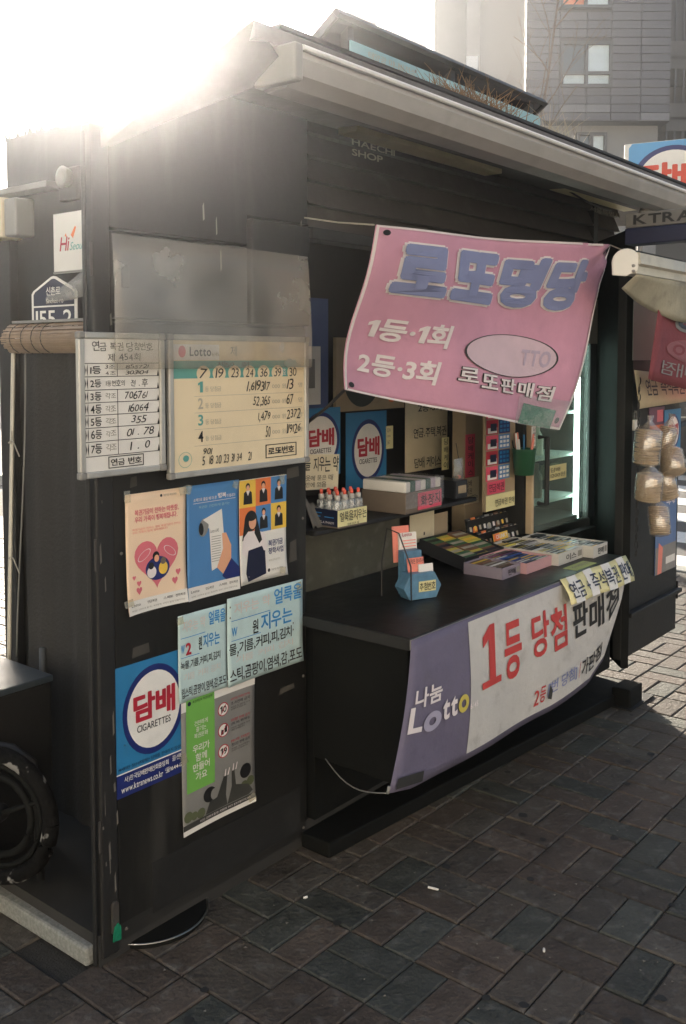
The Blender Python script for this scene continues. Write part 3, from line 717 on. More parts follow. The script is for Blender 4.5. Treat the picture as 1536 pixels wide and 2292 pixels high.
for poly in ([(1135, 150), (1165, 110), (1180, 70), (1180, 210), (1165, 210), (1165, 135), (1150, 165), (1150, 210), (1135, 210)], [(1043, 125), (1070, 125), (1070, 170), (1058, 170), (1058, 145), (1050, 155), (1050, 170), (1043, 170)], [(1080, 180), (1095, 140), (1105, 140), (1105, 185)]):  # sunlit faces and bright gaps drawn as white solids
    pts = [fpt(*p) for p in poly]; MB().prism(pts[::-1], 0.0, 0.28).build('frame', BRW, fb)
MB().prism([fpt(1092, 0), fpt(1105, 0), fpt(1105, 140), fpt(1092, 140)][::-1], 0.02, 0.28).build('panel', BRW, fb)  # lit strip of the facade, its brightness put into the white
MB().prism([fpt(1138, -100), fpt(1178, -100), fpt(1178, 66), fpt(1138, 120)][::-1], 0.1, 0.28).build('panel', mat('pale grey panel', 'a5a3a0', 0.5), fb)
a, b = bpx(866, -300, 26.5), bpx(972, 420, 26.5)
bg_ = thing('beige_building', 'beige rendered building behind the kiosk roof', 'building', T(a.x, 26.5, -0.1))
MB().box(0, b.x - a.x, 0, 6, 0, a.z).build('wall', BEIGEW, bg_)
for py in (14, 92):
    z = bpx(900, py, 26.5).z + 0.1; MB().box(-0.02, b.x - a.x + 0.02, -0.04, 0.0, z - 0.05, z).build('band', CONC, bg_)
A, B = bpx(946, 33, 26.5), bpx(960, 68, 26.5)
f = MB().box(A.x - a.x, B.x - a.x, -0.05, -0.001, B.z + 0.1, A.z + 0.1).build('window', BRW, bg_)
MB().box(A.x - a.x + 0.06, B.x - a.x - 0.06, -0.06, -0.051, B.z + 0.16, A.z + 0.04).build('pane', TAN, f)
# dark leaning mast left of it
a, b = bpx(783, -150, 16), bpx(868, -150, 16); c, d = bpx(838, 70, 16), bpx(775, 40, 16)
mastp = MB(); mastp.prism([(d.x, d.z), (c.x, c.z), (b.x + 0.1, b.z), (a.x - 0.1, a.z)], 16, 16.5)
MB_ = mastp.build('dark_hoarding', mat('dark hoarding', (0.04, 0.04, 0.042), 0.7)); tag(MB_, 'dark leaning hoarding behind the top of the solar panel', 'hoarding')
pm = MB(); pm.tube([((d.x + c.x) / 2, 16.2, -0.1), ((d.x + c.x) / 2, 16.2, c.z + 0.2)], 0.09, 10); pm.build('mast', BLACK2, MB_)
# far grey block at the left edge
a, b = bpx(-120, 255, 34), bpx(16, 420, 34)
fb2 = thing('pale_far_block', 'pale grey far building at the left edge under the bright sky', 'building', T(a.x, 34, -0.1))
MB().box(0, b.x - a.x, 0, 6, 0, a.z).build('wall', TILE2, fb2)
q = MB()
for k in range(5): q.box(0.2 + k * 0.45, 0.45 + k * 0.45, -0.03, 0.0, a.z - 2.2, a.z - 1.2)
q.build('window', PANED, fb2)
# unseen houses added behind the viewer to throw warm light on the kiosk front
for i, (x0, x1, hh, Yb, m_) in enumerate(((-17, -5.2, 8.5, -9.5, mat('cream facade', 'd0ccc2', 0.8, var=0.08, scale=0.6)), (-5, 5.5, 10.5, -10, mat('pale grey facade', 'c8c6c0', 0.8, var=0.1, scale=0.6)), (5.7, 17, 7.8, -9.2, mat('light brick facade', 'c2b2a2', 0.8, var=0.12, scale=0.8)))):
    hb = thing('fill_house', ('cream', 'pale grey', 'light brick')[i] + ' house added behind the viewer as sunlit fill', 'building', T(x0, Yb, -0.12))
    MB().box(0, x1 - x0, -6, 0, 0, hh).build('wall', m_, hb); MB().box(-0.1, x1 - x0 + 0.1, -6.1, 0.12, hh, hh + 0.25).build('cornice', CONC, hb)
    for fl_ in range(int(hh // 2.9)):
        for k in range(int((x1 - x0) // 2.2)):
            f = MB().box(0.6 + k * 2.2, 1.8 + k * 2.2, 0.001, 0.05, 0.9 + fl_ * 2.9, 2.2 + fl_ * 2.9).build('window', FRAME, hb); MB().box(0.66 + k * 2.2, 1.74 + k * 2.2, 0.051, 0.06, 0.96 + fl_ * 2.9, 2.14 + fl_ * 2.9).build('pane', PANED, f)
# dark car on the road
c = on_z(1513, 1072, -0.116)
car = thing('parked_car', 'black car on the road beyond the crosswalk', 'car', T(c.x, c.y, -0.116))
CARP = mat('black car paint', (0.012, 0.013, 0.015), 0.12, var=0.05, spec=0.7)
prof = [(0, 0.35), (0.0, 0.75), (0.25, 0.86), (0.55, 1.35), (1.0, 1.46), (2.3, 1.46), (3.0, 0.98), (4.2, 0.82), (4.4, 0.55), (4.38, 0.3), (3.9, 0.22), (0.3, 0.22)]
MB().prism(prof[::-1], 0, 1.7).build('body', CARP, car, bevel=0.06)
MB().prism([(0.55, 0.92), (0.85, 1.34), (1.5, 1.40), (1.5, 0.92)][::-1], -0.012, 0.0).build('window', PANED, car)
MB().prism([(1.56, 0.92), (1.56, 1.40), (2.25, 1.38), (2.8, 0.95)][::-1], -0.012, 0.0).build('window', PANED, car)
MB().box(0.02, 3.9, -0.015, 0.0, 0.84, 0.86).build('trim', CHROME, car)
for x in (0.8, 3.55):
    wl = MB().lathe([(0.31, -0.1), (0.32, -0.08), (0.32, 0.08), (0.31, 0.1)], 24, T(x, 0.1, 0.32) @ RX(90)).build('wheel', WIRE, car)
    MB().lathe([(0.2, 0.101), (0.18, 0.12)], 20, T(x, 0.1, 0.32) @ RX(90)).build('rim', ALU, wl)
MB().box(-0.012, 0.02, 0.1, 0.5, 0.66, 0.8).build('tail_light', RED, car)

# ================================================================== ROOF THINGS
a, b = fr(750, 30, 0.30), fr(1210, 235, 0.30)
sp_ = thing('solar_array', 'dark solar panel tilted up on the kiosk roof', 'solar panel', K @ T(a.x, 0.30, 2.40))
W_ = b.x - a.x; zt = a.z - 2.40
pan = Matrix.Translation((0, 0, zt)) @ RX(-38)
PVM = mat('dark solar glass', (0.015, 0.017, 0.025), 0.15, var=0.2)
MB().box(0.0, W_, -0.0, 0.62, -0.018, -0.002, pan).build('cell_sheet', PVM, sp_)
q = MB(); q.box(-0.012, W_ + 0.012, -0.02, -0.001, -0.026, 0.004, pan); q.box(-0.012, W_ + 0.012, 0.621, 0.64, -0.026, 0.004, pan)
q.box(-0.012, -0.001, 0.0, 0.62, -0.026, 0.004, pan); q.box(W_ + 0.001, W_ + 0.012, 0.0, 0.62, -0.026, 0.004, pan); q.build('frame', SIDING, sp_)
for x in (0.08, W_ * 0.5, W_ - 0.08): MB().box(x - 0.015, x + 0.015, 0.0, 0.03, 0.0, zt - 0.02).build('strut', SIDING, sp_)
zb, zt2 = 2.545, 2.690
s = flat('solar_sign', 'long pale cyan board about the mini solar power plant below the solar panel', 'sign', K @ T(1.13, 0.20, zb), 1.24, zt2 - zb, CYANB, th=0.006)
s.text('태양광 미니발전소', 0.07, 0.72, 0.28, 0.90, INKL, off=0.002)
s.text('두근 해치 또 때마다', 0.22, 0.28, 0.56, 0.62, OFFW, bold=0.02, off=0.002)
s.text('시대 태양광 미니발전소   호', 0.66, 0.15, 0.97, 0.50, INK, bold=0.01, off=0.002)
for u in (0.28, 0.52, 0.82): s.oval(u, 0.86, 0.005, 0.045, PLASG, off=0.002, name='screw', n=12)
q = MB()
for u in (0.05, 0.35, 0.65, 0.93): q.box(u * 1.21, u * 1.21 + 0.02, 0.007, 0.03, -0.2, 0.10)
q.build('bracket', SIDING, s.o)
# dry grass, shrub and bare tree
DRY = mat('dry straw', '9a7c5c', 0.9, var=0.3, scale=30)
TWIG = mat('grey twig bark', '6a5a4c', 0.8, var=0.3, scale=30)
PALET = mat('pale dry stalk', 'b0a68c', 0.7, var=0.2)
def clump(name, label, cat, M, n, spread, h, m, lean, seed, r=0.0016):
    rr = random.Random(seed); q = MB()
    for i in range(n):
        x, y = rr.gauss(0, spread), rr.gauss(0, 0.04); dx, dy = rr.gauss(lean, 0.10), rr.gauss(0, 0.05); hh = h * rr.uniform(0.5, 1.1)
        q.tube([(x, y, 0), (x + dx * 0.35, y + dy * 0.3, hh * 0.6), (x + dx, y + dy, hh)], [r, r * 0.8, r * 0.3], 4, cap=False)
    root = thing(name, label, cat, M); q.build('stalks', m, root); return root
p = fr(1055, 205, 0.05); clump('dry_grass', 'matted brown dry grass tuft growing on the roof edge', 'dry grass', K @ T(p.x, 0.05, 2.43), 620, 0.10, 0.15, DRY, -0.05, 1, 0.0022)
p = fr(1230, 290, 0.05); clump('dry_weed', 'tall pale dry weed stalks beyond the end of the solar panel', 'weed', K @ T(p.x, 0.05, 2.38), 46, 0.05, 0.26, PALET, 0.06, 2)
def bare_tree(name, label, M, h, seed, r0=0.035, levels=4, m=TWIG):
    root = thing(name, label, 'tree', M); rr = random.Random(seed); tr, br = MB(), MB()
    def grow(p, d, ln, r, lv):
        pts = [p]; q_ = p; dd = d
        for i in range(4):
            dd = (dd + Vector((rr.gauss(0, 0.10), rr.gauss(0, 0.10), rr.gauss(0.03, 0.05)))).normalized(); q_ = q_ + dd * ln / 4; pts.append(q_)
        (tr if lv == 0 else br).tube(pts, [r * (1 - 0.14 * i) for i in range(5)], 7 if lv < 2 else 4, cap=lv < 2)
        if lv >= levels: return
        for k in range(rr.randint(3, 5) if lv else 16):
            f_ = rr.uniform(0.25, 1.0); i = min(3, int(f_ * 4)); st = pts[i] + (pts[i + 1] - pts[i]) * (f_ * 4 - i)
            t = rr.uniform(0, 6.28); sd = Vector((math.cos(t), math.sin(t), rr.uniform(0.5, 1.4))).normalized()
            grow(st, (dd * 0.5 + sd).normalized(), ln * (rr.uniform(0.12, 0.22) if lv == 0 else rr.uniform(0.35, 0.5)), r * 0.42, lv + 1)
    grow(Vector((0, 0, 0)), Vector((0, 0, 1)), h, r0, 0)
    tr.build('trunk', m, root, smooth=True); br.build('crown', m, root)
p = on_Y(1166, 210, 10.6); bare_tree('bare_tree', 'thin leafless young tree standing behind the solar panel', T(p.x, 10.6, -0.1), 6.4, 4, 0.022, 3)
p = on_Y(1255, 270, 9.3); bare_tree('bare_sapling', 'low leafless twiggy shrub left of the blue roof sign', T(p.x - 0.1, 9.3, -0.1), 3.55, 8, 0.012, 3, PALET)

# ================================================================== BOARDS AND POSTERS ON THE DOOR LEAF
def framed(name, label, cat, tl, br, y, face, bar=0.016):
    a, b = fr(*tl, y), fr(*br, y); W_, H_ = b.x - a.x, a.z - b.z
    o = MB().box(bar, W_ - bar, 0.0, 0.006, bar, H_ - bar).build(name, face); o.matrix_world = K @ T(a.x, y, b.z); tag(o, label, cat)
    for (x0, x1, z0, z1) in ((bar, W_ - bar, 0, bar), (bar, W_ - bar, H_ - bar, H_), (0, bar, bar, H_ - bar), (W_ - bar, W_, bar, H_ - bar)):
        MB().box(x0 + 0.0005, x1 - 0.0005, -0.005, 0.008, z0, z1).build('frame_bar', ALU, o, bevel=0.003)
    for x in (0, W_ - bar):
        for z in (0, H_ - bar): MB().box(x - 0.001, x + bar + 0.001, -0.007, 0.009, z - 0.001, z + bar + 0.001).build('corner_cap', PLASG, o, bevel=0.004)
    return Sheet(o, lambda u, v: (bar + u * (W_ - 2 * bar), 0, bar + v * (H_ - 2 * bar)))
hj = 0.17
s = framed('whiteboard', 'small aluminium framed whiteboard of handwritten pension lottery numbers', 'whiteboard', (172, 742), (370, 1052), -0.035, PAPER)
s.text('연금 복권 당첨번호', 0.10, 0.905, 0.92, 0.985, INK, jit=hj, off=0.0012); s.text('제 454회', 0.30, 0.83, 0.74, 0.895, INK, jit=hj)
rows = [0.815, 0.715, 0.615, 0.520, 0.425, 0.330, 0.225, 0.115]
for v in rows: s.rect(0.0, v - 0.0025, 1.0, v + 0.0025, INK, off=0.001, name='ruled_line')
s.rect(0.42, 0.115, 0.428, 0.615, INK, off=0.0011, name='ruled_line'); s.rect(0.42, 0.715, 0.428, 0.815, INK, off=0.0011, name='ruled_line')
for (lab, v0, v1) in (('1등', .735, .795), ('2등', .635, .695), ('3등', .535, .6), ('4등', .437, .505), ('5등', .342, .41), ('6등', .245, .315), ('7등', .135, .21)):
    s.text(lab, 0.07, v0, 0.21, v1, INK, bold=0.012, jit=0.08)
    if lab in '3등4등5등6등7등' and lab not in ('1등', '2등'): s.text('각조', 0.26, v0 + 0.01, 0.40, v1 - 0.01, INKG, jit=hj)
s.text('3조\n4조', 0.26, .727, 0.40, .805, INK, jit=hj); s.text('855721\n303104', 0.53, .727, 0.86, .808, INK, jit=hj, shear=0.15)
s.text('1등번호의', 0.27, .64, 0.52, .69, INK, jit=hj); s.text('전 . 후', 0.60, .63, 0.84, .695, INK, jit=hj)
for t, v0, v1, u0, u1 in (('706761', .535, .6, .52, .84), ('16064', .437, .505, .56, .85), ('355', .345, .41, .60, .82), ('01 . 78', .247, .315, .54, .92), ('1 . 0', .137, .205, .58, .86)):
    s.text(t, u0, v0, u1, v1, INK, jit=0.16, shear=0.22)
for k in range(7):
    v0, v1 = rows[k + 1], rows[k]
    s.polys([[(0.0, v0), (0.018, (v0 + v1) / 2), (0.0, v1)], [(0.042, v0), (0.042, v1), (0.026, (v0 + v1) / 2)]], INK, off=0.0012, name='tape_mark')
    s.polys([[(0.97, v0), (1.0, v0), (0.985, (v0 + v1) / 2)]], INK, off=0.0012, name='tape_mark')
s.text('연금 번호', 0.32, 0.03, 0.74, 0.085, INK, bold=0.02, jit=0.05)
s.rects([(0.29, 0.012, 0.77, 0.019), (0.29, 0.097, 0.77, 0.104), (0.29, 0.012, 0.302, 0.104), (0.758, 0.012, 0.77, 0.104)], INK, off=0.0012, name='printed_frame')

s = framed('lotto_board', 'wide aluminium framed cream board of handwritten lotto prize amounts', 'board', (374, 747), (690, 1034), -0.035, CREAM)
s.rect(0, 0.71, 0.93, 0.845, TEAL, name='printed_band'); s.rect(0, 0.85, 0.32, 0.97, WHITE, name='printed_panel')
s.oval(0.06, 0.915, 0.025, 0.045, HEART, name='logo'); s.text('Lotto', 0.11, 0.88, 0.26, 0.95, NAVYD, bold=0.02); s.text('6/45', 0.265, 0.88, 0.315, 0.91, INKG)
s.text('제', 0.40, 0.88, 0.45, 0.96, INKG); s.text('제50  회', 0.30, 0.79, 0.54, 0.84, INK, jit=hj)
for i, t in enumerate(('7', '19', '23', '24', '36', '39')):
    u = 0.205 + i * 0.113; s.oval(u, 0.745, 0.048, 0.062, CREAM, off=0.0012, name='printed_ball', n=24); s.text(t, u - 0.03, 0.71, u + 0.03, 0.785, INK, jit=0.08, off=0.0018, shear=0.15)
s.oval(0.90, 0.745, 0.048, 0.062, CREAM, off=0.0012, name='printed_ball', n=24); s.text('30', 0.87, 0.71, 0.93, 0.785, INK, jit=0.08, off=0.0018)
s.text('번호', 0.795, 0.72, 0.84, 0.78, OFFW)
for i, (n_, amt, w_, cnt, m_) in enumerate((('1', '1,619317', .52, '13', TEAL), ('2', '52,365', .57, '67', INKL), ('3', '1,479', .61, '2372', TEAL), ('4', '50', .67, '119126', INK))):
    v0 = 0.60 - i * 0.128
    s.text(n_, 0.165, v0, 0.20, v0 + 0.085, m_, bold=0.02); s.text('등 당첨금', 0.215, v0 + 0.005, 0.33, v0 + 0.045, INKL)
    s.text(amt, w_, v0 - 0.01, 0.71, v0 + 0.085, INK, jit=0.15, shear=0.18); s.text('000 원', 0.725, v0 + 0.012, 0.84, v0 + 0.05, INKL)
    s.text(cnt, 0.845, v0, 0.845 + 0.03 * max(2, min(4, len(cnt))), v0 + 0.09, INK, jit=0.15, shear=0.18); s.text('명', 0.945, v0 + 0.015, 0.98, v0 + 0.055, INKL)
    s.rect(0.14, v0 - 0.03, 0.98, v0 - 0.027, INKL, name='ruled_line')
s.text('901', 0.20, 0.115, 0.265, 0.165, INK, jit=0.06, shear=0.2); s.text('5  18 20 23 31 34   21', 0.19, 0.03, 0.56, 0.105, INK, jit=0.08, shear=0.15)
s.oval(0.075, 0.09, 0.045, 0.06, TEAL, inner=0.95, name='printed_ring'); s.oval(0.08, 0.10, 0.02, 0.025, TEAL, name='printed_mark')
s.text('로또번호', 0.69, 0.055, 0.91, 0.12, INK, bold=0.025, jit=0.05)
s.rects([(0.67, 0.03, 0.93, 0.037), (0.67, 0.137, 0.93, 0.144), (0.67, 0.03, 0.678, 0.144), (0.922, 0.03, 0.93, 0.144)], INK, off=0.0012, name='printed_frame')
# hazy vinyl hanging over the upper half of both boards
a, b = fr(252, 520, -0.055), fr(694, 822, -0.055)
def vin(u, v): return (a.x + (b.x - a.x) * u, -0.052 - 0.006 * math.sin(u * 7 + v * 3) - 0.008 * (1 - v) * (0.5 + 0.5 * math.sin(u * 13)), b.z + (a.z - b.z) * v)
curved('vinyl_sheet', 'hazy clear vinyl sheet hanging over the top of the two boards', 'vinyl sheet', vin, VINYL, 24, 6)

def heart(cx, cy, w_, h_, n=36):
    pts = []
    for i in range(n):
        t = 2 * math.pi * i / n; x = 16 * math.sin(t) ** 3; y = 13 * math.cos(t) - 5 * math.cos(2 * t) - 2 * math.cos(3 * t) - math.cos(4 * t)
        pts.append((cx + x / 32 * w_, cy + (y + 2) / 29 * h_))
    return pts[::-1]
s = ksheet('heart_poster', 'peach poster with a large pink heart and a hugging family', 'poster', (280, 1108), (416, 1345), -0.004, PEACH, curl=0.010)
s.rect(0, 0, 1, 0.115, PAPER, name='footer'); s.text('복권기금이 전하는 따뜻함,\n우리 가족이 행복해집니다.', 0.14, 0.755, 0.88, 0.865, HEART, bold=0.02)
s.text('복권기금이 전하는 행복 복권기금이 전하는\n우리 가족이 함께 행복해집니다', 0.10, 0.665, 0.92, 0.71, SALM); s.text('복권기금 복권위원회', 0.62, 0.945, 0.84, 0.965, INKG); s.oval(0.585, 0.955, 0.02, 0.013, INK, name='emblem', n=16)
s.poly(heart(0.50, 0.39, 0.74, 0.42), HEART, name='printed_heart')
s.oval(0.51, 0.345, 0.20, 0.10, NAVY, off=0.0012, name='arms'); s.oval(0.48, 0.455, 0.055, 0.035, INK, off=0.0014, name='hair'); s.oval(0.49, 0.43, 0.04, 0.03, SKIN, off=0.0016, name='face')
s.oval(0.41, 0.32, 0.075, 0.05, OFFW, off=0.0014, name='figure'); s.oval(0.40, 0.375, 0.045, 0.03, INK, off=0.0016, name='hair'); s.oval(0.60, 0.34, 0.075, 0.055, PYEL, off=0.0014, name='figure'); s.oval(0.60, 0.40, 0.045, 0.03, CARD, off=0.0016, name='hair')
for c_, r_ in ((0.29, 0.35), (0.72, -0.35)):
    s.oval(c_, 0.475, 0.11, 0.035, OFFW, off=0.0012, inner=0.9, name='wing', rot=r_)
for (x, y, k) in ((0.12, 0.30, 1), (0.2, 0.245, 1.3), (0.2, 0.185, 1.7), (0.86, 0.275, 1.5), (0.80, 0.205, 1.7)): s.poly(heart(x, y, 0.06 * k, 0.04 * k, 14), HEART, name='small_heart')
for u, t in ((0.05, 'Lotto'), (0.33, '연금복권'), (0.6, '스피또'), (0.8, '전자복권')): s.text(t, u, 0.065, u + 0.16, 0.088, INK, bold=0.01)
s.text('복권은 건전하게 즐기는 복권문화 우리가 함께 만들어가요', 0.05, 0.025, 0.95, 0.04, INKG)

s = ksheet('ticket_poster', 'blue poster with a hand holding a rolled lottery ticket', 'poster', (417, 1089), (534, 1317), -0.004, POSTB, curl=0.010)
s.rect(0, 0, 1, 0.115, PAPER, name='footer'); s.text('소액으로 즐길 때 더 큰', 0.12, 0.855, 0.56, 0.885, OFFW, bold=0.015); s.text('행복', 0.58, 0.86, 0.75, 0.905, OFFW, bold=0.03); s.text('이 됩니다!', 0.76, 0.855, 0.93, 0.885, OFFW, bold=0.015)
s.rect(0.12, 0.838, 0.94, 0.842, OFFW, name='rule'); s.text('복권은 건전하게 즐기는', 0.22, 0.79, 0.82, 0.815, CYANB)
s.poly([(0.26, 0.68), (0.66, 0.76), (0.70, 0.52), (0.68, 0.26), (0.46, 0.22), (0.42, 0.60)], PAPER, off=0.0012, name='printed_ticket')
s.oval(0.31, 0.62, 0.10, 0.075, GREYP, off=0.0014, name='ticket_roll', rot=0.4); s.oval(0.26, 0.61, 0.045, 0.055, INK, off=0.0018, name='roll_core', rot=0.3)
s.text('Lotto 6/45', 0.44, 0.56, 0.60, 0.59, INK, off=0.0015); s.rects([(0.46, 0.52 - k * 0.022, 0.64, 0.525 - k * 0.022) for k in range(11)], INKG, off=0.0015, name='ticket_lines')
s.poly([(0.56, 0.24), (0.70, 0.16), (0.84, 0.26), (0.84, 0.42), (0.74, 0.54), (0.66, 0.54), (0.68, 0.40)], SKIN, off=0.0017, name='printed_hand')
s.poly([(0.66, 0.155), (0.84, 0.30), (1.0, 0.20), (1.0, 0.12), (0.74, 0.115)], NAVY, off=0.0019, name='sleeve')
for u, t in ((0.05, 'Lotto'), (0.33, '연금복권'), (0.6, '스피또'), (0.8, '전자복권')): s.text(t, u, 0.065, u + 0.16, 0.088, INK, bold=0.01)
s.text('복권은 건전하게 즐기는 복권문화 우리가 함께 만들어가요', 0.05, 0.025, 0.95, 0.04, INKG)

s = ksheet('scholarship_poster', 'colour block poster of students and a young woman in a white blouse', 'poster', (535, 1076), (640, 1285), -0.004, PAPER, curl=0.010)
cols = (PYEL, PORA, POSTB, PORA, POSTB, PYEL)
for i, m_ in enumerate(cols):
    u, v = (i % 3) / 3, 0.735 if i < 3 else 0.475
    s.rect(u, v, u + 1 / 3, v + 0.26, m_, name='colour_block')
    if i != 3:
        s.oval(u + 0.17, v + 0.20, 0.045, 0.032, INK, off=0.0011, name='hair', n=16); s.oval(u + 0.17, v + 0.185, 0.033, 0.026, SKIN, off=0.0013, name='face', n=16)
        s.poly([(u + 0.08, v + 0.03), (u + 0.26, v + 0.03), (u + 0.25, v + 0.14), (u + 0.20, v + 0.16), (u + 0.14, v + 0.16), (u + 0.09, v + 0.14)], INK, off=0.0011, name='vest')
        s.polys([[(u + 0.13, v + 0.16), (u + 0.21, v + 0.16), (u + 0.17, v + 0.11)]], OFFW, off=0.0014, name='collar')
s.poly([(0.12, 0.10), (0.18, 0.34), (0.52, 0.34), (0.55, 0.06), (0.16, 0.02)], NAVYD, off=0.0015, name='skirt')
s.poly([(0.03, 0.30), (0.08, 0.45), (0.17, 0.50), (0.36, 0.50), (0.52, 0.46), (0.58, 0.30), (0.50, 0.29), (0.46, 0.34), (0.18, 0.32), (0.14, 0.26)], OFFW, off=0.0017, name='blouse')
s.oval(0.23, 0.60, 0.13, 0.10, INK, off=0.0016, name='hair'); s.poly([(0.34, 0.64), (0.46, 0.40), (0.40, 0.37), (0.30, 0.48)], INK, off=0.0019, name='hair'); s.poly([(0.10, 0.60), (0.20, 0.48), (0.14, 0.44), (0.05, 0.42)], INK, off=0.0016, name='hair')
s.oval(0.26, 0.585, 0.075, 0.065, SKIN, off=0.0021, name='face'); s.oval(0.24, 0.635, 0.095, 0.035, INK, off=0.0023, name='fringe')
s.text('복권기금\n장학사업', 0.60, 0.24, 0.93, 0.38, NAVY, bold=0.015); s.text('복권기금 장학사업 전하는', 0.60, 0.17, 0.86, 0.19, INKL); s.text('복권기금 복권위원회', 0.66, 0.075, 0.90, 0.095, INKG); s.oval(0.61, 0.085, 0.025, 0.018, INK, name='emblem', n=16)
s.text('복권기금 장학사업', 0.16, 0.06, 0.46, 0.075, OFFW, off=0.002)
TAPE = film('yellowed clear tape', (0.95, 0.9, 0.75), 0.25, 0.2, 0.12)
rt_ = random.Random(12)
for (px, py, w_, h_) in ((285, 1112, .018, .03), (410, 1098, .022, .022), (290, 1352, .025, .018), (422, 1096, .02, .025), (528, 1085, .02, .02), (632, 1072, .02, .03), (634, 1276, .022, .02), (412, 1700, .02, .03), (565, 1785, .025, .02), (404, 1390, .02, .02), (670, 1312, .02, .025)):
    p = fr(px, py, -0.016); a_ = rt_.uniform(-0.5, 0.5); ca_, sa_ = math.cos(a_), math.sin(a_)
    kp('tape', TAPE, MB().add([(p.x + x * w_ * ca_ - z * h_ * sa_, -0.0155 + 0.002 * z, p.z + x * w_ * sa_ + z * h_ * ca_) for x, z in ((-.5, -.5), (.5, -.5), (.5, .5), (-.5, .5))], [(0, 1, 2, 3)]))
# tobacco signs
def tobacco(s, cu, cv, ru, rv, txt=True, red=RED):
    s.oval(cu, cv, ru, rv, NAVY, off=0.0009, name='ring_print'); s.oval(cu, cv, ru * 0.86, rv * 0.86, WHITE, off=0.0012, name='disc_print')
    s.text('담배', cu - ru * 0.66, cv - rv * 0.18, cu + ru * 0.68, cv + rv * 0.42, red, bold=0.04, off=0.0018)
    if txt: s.text('CIGARETTES', cu - ru * 0.56, cv - rv * 0.42, cu + ru * 0.54, cv - rv * 0.26, INK, bold=0.01, off=0.0018)
s = ksheet('tobacco_sign', 'blue tobacco sign with a phone number strip low on the door leaf', 'sign', (253, 1500), (420, 1722), -0.0025, BLUE, th=0.002, cut=0.008)
tobacco(s, 0.53, 0.60, 0.42, 0.35)
s.rect(0, 0, 1, 0.18, NAVY, name='navy_strip'); s.rect(0, 0.178, 1, 0.188, WHITE, off=0.0011, name='white_rule')
s.text('19세미만 청소년에게는 담배를 판매하지 않습니다', 0.05, 0.205, 0.97, 0.235, NAVYD, off=0.0014)
s.text('사)한국담배판매인회중앙회', 0.12, 0.105, 0.72, 0.155, WHITE, bold=0.01, off=0.0018); s.text('콜센타', 0.77, 0.12, 0.94, 0.165, WHITE, off=0.0018)
s.text('www.ktranews.co.kr', 0.08, 0.035, 0.64, 0.085, WHITE, bold=0.01, off=0.0018); s.text('☎1644-1785', 0.67, 0.045, 0.98, 0.09, WHITE, bold=0.01, off=0.0018)
# stain remover sheets
def stain(s, full):
    s.text('얼룩을', *( (0.62, 0.80, 0.97, 0.96) if not full else (0.60, 0.78, 0.98, 0.97)), SKYB, bold=0.02)
    s.rect(0.05, 0.73, 0.55, 0.738, SKYB, name='rule'); s.text('지우는', *( (0.50, 0.55, 0.85, 0.71) if not full else (0.42, 0.52, 0.85, 0.72)), SKYB, bold=0.02)
    s.text('원', *((0.40, 0.55, 0.47, 0.70) if not full else (0.31, 0.52, 0.385, 0.68)), INK, bold=0.015); s.text('W', 0.05, 0.56, 0.12, 0.66, SKYB, bold=0.02)
    s.rect(0.05, 0.505, 0.42, 0.512, SKYB, name='rule')
    s.text('지우는 약', 0.08, 0.80, 0.55, 0.93, GHOST, bold=0.02, off=0.0012)
    s.text('기름 커피 김치', 0.10, 0.24, 0.86, 0.32, GHOST, off=0.0012)
s = ksheet('stain_sheet', 'narrow pale aqua stain remover sheet with a red figure 2', 'sheet', (398, 1380), (507, 1537), -0.0085, MINT, curl=0.004)
stain(s, False); s.text('2', 0.14, 0.53, 0.25, 0.67, RED, bold=0.03, off=0.002)
s.text('녹물,기름,커피,피,김치', 0.04, 0.37, 0.86, 0.47, INK, bold=0.01); s.text('립스틱,곰팡이,염색,감,포도', 0.05, 0.04, 0.98, 0.16, INK, bold=0.01)
s = ksheet('stain_sheet', 'wide weathered aqua stain remover sheet overlapping the narrow one', 'sheet', (508, 1341), (677, 1478), -0.0125, MINT, curl=0.006)
stain(s, True); s.text('물,기름,커피,피,김치', 0.02, 0.34, 0.84, 0.48, INK, bold=0.012); s.text('스틱,곰팡이,염색,감,포도', 0.02, 0.03, 0.98, 0.19, INK, bold=0.012)
for (u, v) in ((0.03, 0.9), (0.03, 0.78), (0.86, 0.5), (0.86, 0.42), (0.92, 0.86), (0.95, 0.85), (0.12, 0.33)): s.oval(u, v, 0.007, 0.012, CARD, off=0.0022, name='rust_spot', n=10)
# green and grey lottery poster
s = ksheet('notice_poster', 'tall grey notice poster with a green panel at the foot of the door leaf', 'poster', (405, 1560), (570, 1792), -0.0055, GREYP, curl=0.008)
s.rect(0, 0, 1, 0.035, PAPER, name='white_edge'); s.rect(0.42, 0.90, 1, 1, PAPER, name='white_corner'); s.rect(0, 0.88, 0.06, 0.95, PAPER, name='white_corner')
s.rect(0.06, 0.29, 0.43, 0.99, GREENP, off=0.0011, name='green_panel'); s.rect(0.0, 0.036, 1, 0.075, GREYD, off=0.0010, name='dark_strip')
s.text('복권위원회 복권위원회', 0.14, 0.925, 0.40, 0.945, INK, off=0.0016); s.oval(0.10, 0.93, 0.022, 0.016, NAVYD, off=0.0016, name='emblem', n=16)
s.text('건전하게\n즐기는\n복권문화', 0.16, 0.665, 0.34, 0.79, OFFW, off=0.0016, align='C'); s.text('우리가\n함께\n만들어\n가요', 0.14, 0.36, 0.36, 0.62, OFFW, bold=0.01, off=0.0016, align='C')
